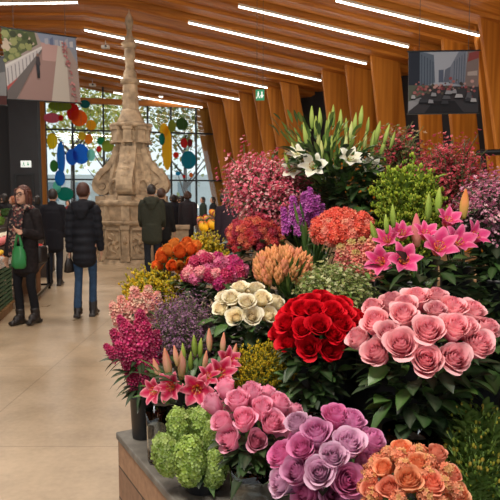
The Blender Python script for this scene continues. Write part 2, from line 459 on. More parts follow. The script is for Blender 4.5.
# ------------------------------------------------------------------ printed banners
def banner(name_label, tl, tr, bl, depth_l, depth_r, painter, tone=.72):
    p = at_y(tl[0], tl[1], depth_l); r = at_y(tr[0], tr[1], depth_r); b = at_y(bl[0], bl[1], depth_l)
    ux = (r - p); w = ux.length; ux.normalize(); h = (p - b).length; uz = (p - b).normalized(); uz = (uz - ux * uz.dot(ux)).normalized(); n = uz.cross(ux) ; n = -n if n.y > 0 else n
    M = Matrix(((ux.x, uz.x, n.x, b.x), (ux.y, uz.y, n.y, b.y), (ux.z, uz.z, n.z, b.z), (0, 0, 0, 1)))
    t = thing('photo_banner', name_label, 'banner', b)
    mb = MB(); mb.box((0, 0, -.012), (w, h, 0), c=rgb(120, 116, 112))
    layer = [0.0]
    def poly(pts, col):
        g_ = .3 * col[0] + .55 * col[1] + .15 * col[2]; col = tuple((c_ * .8 + g_ * .2) * tone for c_ in col[:3]) + (1.,)
        layer[0] += .0003
        ids = [mb.vert((x * w, y * h, layer[0]), col) for x, y in pts]; mb.face(ids)
    painter(poly)
    obj('printed_sheet', mb.mesh('print', M_ATTR, False), t, M=Matrix.Translation(-b) @ M)
    for z in (0, h):
        mb = MB(); mb.tube([(-.02, z, 0), (w + .02, z, 0)], [.014, .014], 8); obj('hanging_bar', mb.mesh('bar', M_MULLION), t, M=Matrix.Translation(-b) @ M)
    for u in (.15, .85):
        a = b + ux * (w * u) + uz * h
        mb = MB(); mb.tube([a - b, Vector((a.x, a.y, roof_pt(a).z + .05)) - b], [.005, .005], 5); obj('hanging_wire', mb.mesh('wire', M_WIRE), t)
    return t
def paint_path(poly):
    r = random.Random(4)
    poly([(0, 0), (1, 0), (1, 1), (0, 1)], rgb(150, 132, 124))
    poly([(.12, 0), (.62, 0), (.78, .86), (.52, .86)], rgb(146, 112, 104))
    poly([(.5, .6), (.68, .6), (.78, .88), (.5, .88)], rgb(172, 132, 124))
    poly([(.58, 0), (.9, 0), (.84, .9), (.74, .9)], rgb(176, 164, 150))
    poly([(.84, 0), (1, 0), (1, .55), (.84, .9)], rgb(150, 128, 118))
    poly([(.86, .9), (1, .6), (1, 1), (.86, 1)], rgb(126, 130, 142))
    poly([(.5, .86), (.98, .82), (.98, 1), (.45, 1)], rgb(118, 128, 150))
    for k in range(6):
        x = .55 + k * .07; poly([(x, .84), (x + .05, .84), (x + .05, .92 + r.random() * .06), (x, .92)], rgb(*r.choice([(150, 150, 160), (88, 100, 130), (176, 170, 170)])))
    poly([(0, .5), (.45, .82), (.42, 1), (0, 1)], rgb(74, 84, 46))
    for k in range(60):
        x, y = r.uniform(.0, .40), r.uniform(.52, .97)
        if y < .5 + x * .72: continue
        s = r.uniform(.02, .06); c = r.choice([(60, 76, 36), (98, 110, 52), (130, 134, 70), (52, 60, 34), (176, 156, 130)])
        poly([(x + s * math.cos(a * PI / 3), y + s * math.sin(a * PI / 3)) for a in range(6)], rgb(*c))
    poly([(0, .48), (.5, .8), (.5, .76), (0, .4)], rgb(190, 184, 176))
    poly([(0, .14), (.48, .72), (.49, .78), (0, .44)], rgb(176, 170, 168))
    for k in range(9):
        x = .02 + k * .05; poly([(x, .16 + x * 1.16), (x + .012, .16 + x * 1.16), (x + .012, .42 + x * .72), (x, .42 + x * .72)], rgb(120, 116, 118))
    poly([(0, .12), (.22, .34), (.22, .38), (0, .18)], rgb(170, 60, 56))
    poly([(0, 0), (.1, 0), (.5, .74), (.48, .74), (.0, .12)], rgb(96, 88, 86))
    # rider
    poly([(.405, .38), (.445, .38), (.45, .56), (.40, .56)], rgb(40, 42, 50))
    poly([(.40, .52), (.46, .52), (.455, .64), (.41, .64)], rgb(58, 52, 56))
    poly([(.43 + .017 * math.cos(a * PI / 4), .665 + .024 * math.sin(a * PI / 4)) for a in range(8)], rgb(120, 84, 70))
    poly([(.405, .33), (.44, .33), (.44, .4), (.405, .4)], rgb(30, 30, 34))
    for k in range(70):
        t = r.random(); x = .80 + t * .12 + r.uniform(-.03, .03); y = .9 - t * .88
        s = r.uniform(.006, .02); poly([(x + s * math.cos(a * PI / 2.5), y + s * math.sin(a * PI / 2.5)) for a in range(5)], rgb(*r.choice([(170, 92, 92), (190, 120, 118), (150, 80, 82)])))
def paint_city(poly):
    r = random.Random(9)
    poly([(0, 0), (1, 0), (1, 1), (0, 1)], rgb(150, 160, 174))
    poly([(.25, .45), (.8, .45), (.74, 1), (.28, 1)], rgb(168, 176, 188))
    poly([(0, .4), (.16, .45), (.16, 1), (0, 1)], rgb(44, 52, 66))
    poly([(.16, .42), (.38, .5), (.36, .94), (.16, 1)], rgb(96, 112, 130))
    for k in range(5): poly([(.18 + k * .04, .44), (.195 + k * .04, .45), (.195 + k * .04, .95 - k * .03), (.18 + k * .04, .96 - k * .03)], rgb(70, 86, 104))
    poly([(.43, .5), (.5, .5), (.5, .7), (.43, .7)], rgb(88, 100, 122))
    poly([(.5, .5), (.58, .5), (.64, .78), (.52, .7)], rgb(100, 108, 124))
    poly([(.58, .48), (.82, .44), (.82, 1), (.72, 1), (.6, .76)], rgb(120, 130, 146))
    for k in range(5): poly([(.64 + k * .035, .48), (.65 + k * .035, .48), (.66 + k * .035, .84 + k * .03), (.65 + k * .035, .83 + k * .03)], rgb(80, 92, 110))
    poly([(.8, .4), (1, .36), (1, 1), (.84, 1)], rgb(132, 112, 106))
    poly([(.84, .82), (1, .88), (1, 1), (.86, .96)], rgb(150, 62, 58)); poly([(.84, .6), (.98, .6), (.98, .68), (.84, .66)], rgb(176, 160, 150))
    poly([(0, 0), (1, 0), (1, .42), (0, .46)], rgb(60, 58, 62))
    poly([(0, .2), (.3, .36), (.3, .46), (0, .46)], rgb(92, 100, 84)); poly([(0, .04), (.18, .2), (.18, .26), (0, .2)], rgb(150, 152, 156))
    poly([(.22, 0), (.8, 0), (.66, .2), (.36, .2)], rgb(36, 36, 40))
    for k in range(90):
        x = r.uniform(.08, .95); y = .42 + r.gauss(0, .05) - abs(x - .5) * .08; s = r.uniform(.012, .03)
        poly([(x + s * math.cos(a * PI / 3), y + s * math.sin(a * PI / 3)) for a in range(6)], rgb(*r.choice([(160, 74, 76), (176, 100, 96), (110, 54, 58), (92, 84, 70), (198, 150, 140), (70, 62, 58)])))
    for k in range(16):
        x = r.uniform(.02, .9); y = r.uniform(.14, .32); w = r.uniform(.06, .12)
        poly([(x, y), (x + w, y), (x + w * .9, y + .05), (x + w * .2, y + .06)], rgb(*r.choice([(150, 152, 158), (90, 92, 98), (176, 176, 178), (60, 62, 68)])))
        poly([(x, y - .02), (x + w, y - .02), (x + w, y), (x, y)], rgb(30, 30, 34))
banner('hanging photo banner of a rider on a paved path', (4.8, 27.6), (78.5, 38), (8, 99), 12.0, 13.1, paint_path)
banner('hanging photo banner of a city street full of flowers', (409.3, 51.6), (479.6, 50.4), (408.3, 114), 10.2, 10.2, paint_city, .95)
def paint_pale(poly):
    poly([(0, 0), (1, 0), (1, 1), (0, 1)], rgb(120, 128, 134)); poly([(.6, .1), (1, .2), (1, .7), (.6, .6)], rgb(170, 176, 180)); poly([(0, 0), (1, 0), (1, .2), (0, .16)], rgb(110, 60, 58))
banner('grey hanging banner cut by the picture edge behind the rider banner', (-40, 52), (7, 57), (-40, 102), 14.2, 14.6, paint_pale)

# dark rail by the right timber wall
p = at_y(478, 153, 9.5); q_ = at_y(560, 150, 8.6)
t = thing('handrail', 'dark handrail in front of timber wall at the right edge', 'handrail', (p.x, p.y, 0))
mb = MB(); mb.tube([p - t.location, q_ - t.location], [(.05, .05)] * 2, 10); obj('rail', mb.mesh('r', M_BLACKMETAL), t)
for pp in (p.lerp(q_, .06), p.lerp(q_, .9)):
    mb = MB(); mb.tube([Vector((pp.x, pp.y, 0)) - t.location, pp - t.location], [.03, .03], 8); obj('post', mb.mesh('r', M_BLACKMETAL), t)

# ------------------------------------------------------------------ outside and window discs
mb = MB(); mb.box((-60, 0, -.2), (60, 50, -.02)); struct('ground_outside', mb.mesh('g', plain('paving', rgb(170, 172, 170), .8, var=.1), False), M=Matrix.Translation((0, 37.2, 0)))
def tree(px, Y, hgt, lab, seed, cols):
    r = random.Random(seed); b = at_y(px, 200, Y); b.z = 0
    t = thing('street_tree', lab, 'tree', b)
    mb = MB(); mb.tube([(0, 0, 0), (.05, 0, 1.2), (0, .05, 2.4), (.1, 0, hgt * .6)], [.24, .19, .15, .06], 9)
    for k in range(9):
        a = r.uniform(0, 2 * PI); z = r.uniform(1.5, hgt * .5); L = r.uniform(1., 2.2)
        mb.tube([(0, 0, z), (math.cos(a) * L * .5, math.sin(a) * L * .5, z + L * .6), (math.cos(a) * L, math.sin(a) * L, z + L * 1.2)], [.09, .06, .02], 6)
    obj('trunk', mb.mesh('t', plain('bark', rgb(70, 60, 54), .9)), t)
    mb = MB()
    for k in range(1500):
        a = r.uniform(0, 2 * PI); rr = 4.0 * math.sqrt(r.random()); z = hgt * .75 + r.gauss(0, 1) * hgt * .17
        if z < 2.0: continue
        leaf(mb, Vector((rr * math.cos(a), rr * math.sin(a) * .7, z)), Vector((r.gauss(0, 1), r.gauss(0, 1), r.gauss(-.2, .6))), .40, .24, jit(r.choice(cols), .2, r), r)
    obj('foliage', mb.mesh('f', M_LEAF), t)
def leaf(mb, p, d, L, W, col, rnd=R, droop=.25, fold=.25):
    d = d.normalized(); sd = d.cross(UP)
    if sd.length < .1: sd = d.orthogonal()
    sd.normalize(); sd = (sd + UP * rnd.uniform(-.5, .5)).normalized(); sd = (sd - d * sd.dot(d)).normalized()
    n = sd.cross(d)
    if n.z < 0: n = -n
    rows = []
    for v, w in ((0, .06), (.25, .8), (.55, 1.), (.82, .55), (1., .02)):
        c = p + d * (L * v) - UP * (droop * L * v * v)
        rows.append((mb.vert(c + sd * (W * .5 * w) + n * (fold * W * .5 * w), col), mb.vert(c, mix(col, (1, 1, .7, 1), .04)), mb.vert(c - sd * (W * .5 * w) + n * (fold * W * .5 * w), col)))
    for a, b in zip(rows, rows[1:]):
        mb.face((a[0], a[1], b[1], b[0])); mb.face((a[1], a[2], b[2], b[1]))
tree(73, 39, 11, 'bare-trunked street tree outside glass behind the blue discs', 3, [rgb(180, 186, 80), rgb(214, 204, 100), rgb(150, 166, 70)])
tree(185, 42, 10, 'leafy street tree outside glass at the timber wall end', 8, [rgb(96, 120, 50), rgb(150, 160, 70), rgb(176, 150, 60)])
tree(104, 55, 11, 'pale street tree outside glass behind the fountain', 5, [rgb(196, 200, 110), rgb(214, 204, 110)])
b = at_y(95, 200, 64); t = thing('pale_building', 'pale building across the street seen through glass', 'building', (b.x, b.y, 0))
mb = MB(); mb.box((-14, 0, 0), (16, 6, 4.2)); obj('facade', mb.mesh('f', plain('facade', rgb(200, 206, 208), .8, var=.06, scale=.6), False), t)
for k in range(7):
    mb = MB(); mb.box((-8 + k * 2.8, -.05, 1.4), (-6.6 + k * 2.8, .0, 3.4)); obj('window', mb.mesh('f', plain('far_glass', rgb(120, 140, 150), .2), False), t)

discs = [(73, 112, 6, 9, (196, 22, 18), 'red'), (79, 118, 8, 8, (240, 90, 14), 'bright orange'), (91, 125, 5, 5, (238, 150, 20), 'amber'),
         (52, 141, 5, 8, (240, 196, 20), 'lemon yellow'), (88.5, 139, 4, 5, (236, 120, 20), 'small orange'), (82, 136, 4, 4, (226, 180, 30), 'small mustard'),
         (72, 157, 6, 8, (20, 90, 190), 'dark blue'), (81, 154, 8, 10, (16, 104, 214), 'large blue'), (61, 158, 4, 16, (30, 110, 200), 'long narrow blue'),
         (91, 155, 4, 6, (130, 214, 190), 'mint green'), (101, 141, 4, 4, (20, 130, 70), 'emerald'), (99, 149, 2.5, 3, (210, 30, 24), 'small red'),
         (108, 146, 6, 6, (140, 150, 40), 'olive'), (52, 118, 8, 5, (214, 90, 110), 'pink'), (61, 118, 2.5, 3, (210, 24, 24), 'little red'),
         (60, 106, 11, 5, (110, 130, 40), 'wide olive'), (85, 104, 5, 4, (20, 110, 110), 'teal'), (54, 166, 4, 6, (60, 130, 50), 'leaf green'),
         (65, 194, 8, 7, (10, 120, 100), 'sea green'), (57, 187, 4, 6, (110, 210, 180), 'pale mint'), (60, 178, 5, 8, (30, 120, 210), 'mid blue'),
         (167, 148, 5, 22, (246, 174, 20), 'tall yellow'), (164, 130, 4, 7, (250, 190, 30), 'upper yellow'), (162, 139, 3, 6, (14, 120, 110), 'dark teal'),
         (184, 143, 3.5, 5, (200, 30, 30), 'crimson'), (190, 143, 2.5, 4, (130, 24, 30), 'maroon'), (176, 155, 3, 3, (220, 40, 24), 'scarlet'),
         (188.5, 160, 7.5, 9, (10, 120, 140), 'large teal'), (178, 173.5, 2.5, 2, (30, 140, 190), 'small sky blue'), (191, 175, 2, 2.5, (230, 110, 40), 'tiny orange'),
         (182, 124, 6, 6, (50, 80, 34), 'dark green'), (172, 126, 4, 6, (120, 130, 40), 'moss green'), (184, 176.5, 1.6, 1.6, (210, 40, 40), 'tiny red')]
def disc_mat():
    m, N, L, P = new_mat('coloured_disc')
    at = N.new('ShaderNodeAttribute'); at.attribute_name = 'Col'
    tr = N.new('ShaderNodeBsdfTranslucent'); L.new(at.outputs['Color'], tr.inputs['Color']); L.new(at.outputs['Color'], P.inputs['Base Color'])
    P.inputs['Roughness'].default_value = .4
    mx = N.new('ShaderNodeMixShader'); mx.inputs['Fac'].default_value = .85
    L.new(P.outputs['BSDF'], mx.inputs[1]); L.new(tr.outputs['BSDF'], mx.inputs[2]); L.new(mx.outputs[0], N['Material Output'].inputs['Surface'])
    return m
M_DISC = disc_mat()
near = {'left': 'left of the fountain', 'right': 'right of the fountain'}
for k, (x, y, rx, ry, c, cn) in enumerate(discs):
    p = on_glass(x, y, .15 + .035 * k); s = p.y / F
    t = thing('hanging_disc', f'{cn} translucent disc hanging against the glass {near["left" if x < 130 else "right"]}', 'window ornament', p, 'coloured discs hanging at the glazed wall')
    mb = MB(); cc = rgb(*c); n = 20
    f = [mb.vert((rx * s * math.cos(2 * PI * i / n), 0, ry * s * math.sin(2 * PI * i / n)), jit(cc, .06)) for i in range(n)]
    c1 = mb.vert((0, -.03, 0), cc)
    for i in range(n): mb.face((c1, f[i], f[(i + 1) % n]))
    obj('coloured_film', mb.mesh('disc', M_DISC), t, M=Matrix.Rotation(AL, 4, 'Z'))
    mb = MB(); mb.tube([(0, 0, ry * s * .95), (0, 0, zh + .1 - p.z)], [.004, .004], 4); obj('hanging_thread', mb.mesh('th', M_WIRE), t)

# ================================================================== FOUNTAIN
YF = 14.9
fb = at_y(132, 200, YF); fb.z = 0
fz = lambda y: at_y(132, y, YF).z
fr = lambda w: w * YF / F
ft = thing('stone_fountain', 'tall carved stone fountain with scroll buttresses and slender spire', 'fountain', fb)
V0 = -PI / 2
def fpart(name, mb, smooth=False, bw=.012):
    o = obj(name, mb.mesh(name, M_STONE, smooth), ft)
    if bw: bevel(o, bw)
    return o
mb = MB(); mb.lathe([(fr(39), 0), (fr(39), fz(261)), (fr(37), fz(258)), (fr(36.5), fz(257))], 8, V0); fpart('plinth_step', mb)
mb = MB(); mb.lathe([(fr(35), fz(259)), (fr(34.5), fz(224))], 8, V0)
Rb = fr(35)
for k in range(8):                                      # corner pilasters and carved panels
    a = V0 + k * PI / 4
    M = Matrix.Rotation(a, 4, 'Z')
    z0, z1 = fz(258), fz(224)
    mb.box((Rb - .06, -.09, z0), (Rb + .035, .09, z1), M=M); mb.box((Rb - .06, -.11, z0), (Rb + .06, .11, z0 + .12), M=M); mb.box((Rb - .06, -.11, z1 - .1), (Rb + .06, .11, z1), M=M)
    mb.ball(M @ Vector((Rb + .05, 0, z0 + .5)), (.06, .05, .09), n=8, k=5)
    M2 = Matrix.Rotation(a + PI / 8, 4, 'Z'); ap = Rb * math.cos(PI / 8) - .005
    hw = Rb * math.sin(PI / 8) - .11
    for (y0, y1, a0, a1) in ((-hw, hw, z0 + .06, z0 + .11), (-hw, hw, z1 - .12, z1 - .07), (-hw, -hw + .05, z0 + .06, z1 - .07), (hw - .05, hw, z0 + .06, z1 - .07)):
        mb.box((ap - .03, y0, a0), (ap + .04, y1, a1), M=M2)
    zc = (z0 + z1) / 2
    mb.ball(M2 @ Vector((ap, 0, zc)), (.05, .05, .07), n=8, k=5)
    for j in range(6):
        b = j * PI / 3
        mb.tube([M2 @ Vector((ap + .01, .07 * math.cos(b), zc + .09 * math.sin(b))), M2 @ Vector((ap + .03, .15 * math.cos(b + .3), zc + .18 * math.sin(b + .3))), M2 @ Vector((ap + .01, .17 * math.cos(b + .9), zc + .25 * math.sin(b + .9)))], [.02, .026, .015], 6)
fpart('carved_base', mb, False, 0)
mb = MB(); mb.lathe([(fr(35), fz(225)), (fr(37), fz(223.5)), (fr(38), fz(222)), (fr(38), fz(220.5)), (fr(33), fz(220))], 8, V0); fpart('base_cornice', mb)
mb = MB(); mb.lathe([(fr(29), fz(221)), (fr(31), fz(214)), (fr(33), fz(206))], 8, V0)
for k in range(8):
    M = Matrix.Rotation(V0 + k * PI / 4, 4, 'Z'); mb.box((fr(27), -.1, fz(220)), (fr(33.5), .1, fz(206)), M=M)
fpart('basin', mb)
mb = MB(); mb.lathe([(fr(32), fz(207)), (fr(36), fz(205)), (fr(37), fz(203)), (fr(36.5), fz(201)), (fr(30), fz(200))], 8, V0); fpart('basin_lip', mb)
mb = MB(); mb.lathe([(fr(27), fz(201)), (fr(26), fz(196)), (fr(20), fz(195)), (fr(19), fz(180)), (fr(15.5), fz(165)), (fr(13), fz(150)), (fr(12.5), fz(143))], 8, V0 + PI / 8)
for k in range(4):                                      # niche arches between the buttresses
    M = Matrix.Rotation(V0 + PI / 4 + k * PI / 2, 4, 'Z')
    za, r0, dist = fz(187), .17, fr(18.5)
    arc = [M @ Vector((dist + .02, -r0, fz(196)))] + [M @ Vector((dist + .05 - .05 * math.sin(b), -r0 * math.cos(b), za + r0 * math.sin(b))) for b in [PI * i / 10 for i in range(11)]] + [M @ Vector((dist + .02, r0, fz(196)))]
    mb.tube(arc, [.045] * len(arc), 6)
    mb.box((dist - .2, -.3, fz(197)), (dist + .15, .3, fz(195)), M=M)
    for sy in (-1, 1): mb.ball(M @ Vector((dist - .02, sy * .2, fz(172))), (.05, .05, .12), n=8, k=5)
for k in range(8):
    M = Matrix.Rotation(V0 + PI / 8 + k * PI / 4, 4, 'Z')
    mb.tube([M @ Vector((fr(q) + .02, 0, fz(y))) for q, y in ((19.5, 194), (19, 180), (15.5, 165), (13.2, 150), (12.8, 144))], [(.07, .07), (.07, .07), (.06, .06), (.055, .055), (.055, .055)], 6)
for q, y in ((20.5, 190), (17.5, 172), (14.2, 154)): mb.lathe([(fr(q - 1.5), fz(y) - .06), (fr(q), fz(y) - .04), (fr(q + .6), fz(y)), (fr(q - 1.5), fz(y) + .05)], 8, V0 + PI / 8)
fpart('tower_core', mb, False, 0)
def scroll_mesh():
    """side view in (r, z): a console sweeping down from the cornice into a big scroll"""
    P = [(fr(13), fz(148)), (fr(15), fz(156)), (fr(18.5), fz(163)), (fr(24), fz(169)), (fr(30), fz(174)), (fr(33.5), fz(180))]
    cx, cz = fr(27.5), fz(186)
    n0 = len(P)
    a0 = math.atan2(fz(180) - cz, fr(33.5) - cx); r0 = math.hypot(fz(180) - cz, fr(33.5) - cx)
    for i in range(1, 30):
        a = a0 - i * .36; rr = r0 * (1 - i / 33)
        P.append((cx + rr * math.cos(a), cz + rr * math.sin(a)))
    mb = MB()
    rows = []
    for i, (r, z) in enumerate(P):
        t = Vector((P[min(i + 1, len(P) - 1)][0] - P[max(i - 1, 0)][0], 0, P[min(i + 1, len(P) - 1)][1] - P[max(i - 1, 0)][1])).normalized()
        n = Vector((t.z, 0, -t.x)); th = .07 if i < n0 else .062 * (1 - (i - n0) / 60); w = .19
        c = Vector((r, 0, z))
        rows.append([mb.vert(c + n * th + Vector((0, -w, 0))), mb.vert(c + n * th + Vector((0, w, 0))), mb.vert(c - n * th + Vector((0, w, 0))), mb.vert(c - n * th + Vector((0, -w, 0)))])
    for a, b in zip(rows, rows[1:]):
        for j in range(4): mb.face((a[j], a[(j + 1) % 4], b[(j + 1) % 4], b[j]))
    mb.face(rows[0][::-1]); mb.face(rows[-1])
    # web behind the band and the acanthus leaf on its back
    web = [(fr(8), fz(146)), (fr(13), fz(148)), (fr(15), fz(156)), (fr(18.5), fz(163)), (fr(24), fz(169)), (fr(30), fz(174)), (fr(31), fz(181)), (fr(26), fz(183)), (fr(20), fz(186)), (fr(10), fz(192))]
    M = Matrix(((1, 0, 0, 0), (0, 0, -1, 0), (0, 1, 0, 0), (0, 0, 0, 1)))
    mb.prism(web, -.12, .12, M)
    mb.tube([(cx, -.17, cz), (cx, .17, cz)], [.06, .06], 10)
    for (x, y, rr) in ((16.5, 158, .05), (21.5, 165.5, .06), (28.5, 171.5, .06), (33, 178, .05)): mb.ball((fr(x) + .03, 0, fz(y) + .03), (rr, .1, rr), n=8, k=5)
    mb.box((fr(22), -.16, fz(201)), (fr(35), .16, fz(196)))
    return mb.mesh('scroll', M_STONE, False)
sm = scroll_mesh()
for k in range(4):
    obj('scroll_buttress', sm, ft, M=Matrix.Rotation(V0 + k * PI / 2, 4, 'Z'))
mb = MB()                                               # figures carved on the front of the tower
for k in range(4):
    M = Matrix.Rotation(V0 + k * PI / 2, 4, 'Z')
    d = fr(15)
    mb.tube([M @ Vector((d + .1, 0, fz(176))), M @ Vector((d + .06, 0, fz(160))), M @ Vector((d, 0, fz(148)))], [(.1, .09), (.09, .07), (.07, .05)], 8)
    mb.ball(M @ Vector((d + .12, 0, fz(168))), (.1, .12, .12), n=9, k=6)
    mb.ball(M @ Vector((d + .05, 0, fz(153))), (.06, .08, .07), n=9, k=6)
    for s in (-1, 1): mb.tube([M @ Vector((d + .1, s * .07, fz(164))), M @ Vector((d + .08, s * .16, fz(169))), M @ Vector((d + .12, s * .1, fz(174)))], [.035, .04, .03], 6)
fpart('carved_figures', mb, True, 0)
mb = MB()
for k in range(8):
    M = Matrix.Rotation(V0 + k * PI / 4, 4, 'Z')
    mb.box((fr(11), -.1, fz(144)), (fr(18.5), .1, fz(129)), M=M); mb.box((fr(11), -.13, fz(144)), (fr(20), .13, fz(141.5)), M=M); mb.box((fr(11), -.12, fz(131)), (fr(20), .12, fz(128)), M=M)
mb.lathe([(fr(13), fz(145)), (fr(14), fz(142)), (fr(14), fz(128))], 8, V0)
fpart('capital_ring', mb, False, .008)
mb = MB(); mb.lathe([(fr(17), fz(129)), (fr(21), fz(127.5)), (fr(21.8), fz(126)), (fr(21), fz(124.5)), (fr(15), fz(124))], 8, V0); fpart('cornice', mb)
mb = MB(); mb.lathe([(fr(15), fz(124.5)), (fr(13), fz(121)), (fr(10.5), fz(116)), (fr(9.6), fz(113)), (fr(9.8), fz(111.5)), (fr(8.2), fz(110))], 16); fpart('skirt', mb, True, 0)
mb = MB(); mb.lathe([(fr(8), fz(111)), (fr(7.8), fz(100)), (fr(7.4), fz(88)), (fr(7), fz(84))], 8, V0)
for k in range(4):
    M = Matrix.Rotation(V0 + PI / 8 + k * PI / 2, 4, 'Z')
    mb.box((fr(6.6), -.05, fz(106)), (fr(8.2), .05, fz(104)), M=M); mb.box((fr(6.2), -.06, fz(94)), (fr(7.9), .06, fz(92.5)), M=M); mb.ball(M @ Vector((fr(7.3), 0, fz(99))), (.03, .04, .08), n=7, k=5)
fpart('spire_shaft', mb, False, .01)
prof = [(7, 85), (9.3, 83), (9.6, 81), (8.6, 79.5), (6.6, 78), (6.4, 74), (5.4, 71), (4, 69.5), (4.6, 67.5), (4.6, 66), (4, 64.5), (5, 62), (5.3, 55), (5, 49), (6.6, 47), (7.5, 45), (7.5, 43.4), (6, 42.2), (5, 40), (4.9, 38), (3, 36.2), (2.4, 32), (2.5, 29.5), (3.2, 28.4), (3.2, 27.4), (2.8, 26.8), (4, 24), (4.2, 21.5), (3.5, 18), (2, 14.8), (.9, 12.8), (.5, 10), (.15, 9)]
mb = MB(); mb.lathe([(fr(r), fz(y)) for r, y in prof[:14]], 14); fpart('ringed_spire', mb, True, 0)
mb = MB(); mb.lathe([(fr(r), fz(y)) for r, y in prof[13:]], 14)
for k in range(8):
    a = k * PI / 4; mb.ball((fr(7) * math.cos(a), fr(7) * math.sin(a), fz(44.2)), .035, n=6, k=4)
fpart('finial', mb, True, 0)

# ================================================================== PEOPLE
def fused(mb, vox, name, mats, smooth=4):
    """union of closed shapes into one continuous skin"""
    me = mb.mesh(name, mats)
    o = bpy.data.objects.new('tmp', me); COL.objects.link(o)
    r = o.modifiers.new('r', 'REMESH'); r.mode = 'VOXEL'; r.voxel_size = vox
    s = o.modifiers.new('s', 'SMOOTH'); s.iterations = smooth; s.factor = .5
    dg = bpy.context.evaluated_depsgraph_get()
    out = bpy.data.meshes.new_from_object(o.evaluated_get(dg)); out.name = name
    out.materials.clear()
    out.materials.append(mats)
    bpy.data.objects.remove(o)
    out.polygons.foreach_set('use_smooth', [True] * len(out.polygons))
    return out
def cloth(name, col, rough=.85, bump=.0, var=.12, scale=30, spec=.25): return plain(name, col, rough, var=var, scale=scale, bump=bump, spec=spec)
M_DENIM = cloth('denim', rgb(44, 66, 92), .85, var=.2, scale=22)
M_BLKCLOTH = cloth('black_cloth', rgb(24, 24, 28), .9)
M_NAVY = cloth('navy_padded', rgb(24, 26, 33), .75, var=.1, scale=12, spec=.25)
M_BOOT = plain('boot_leather', rgb(34, 28, 26), .45, var=.2)
def hairm(col): return plain('hair_colour', col, .5, var=.25, scale=60)

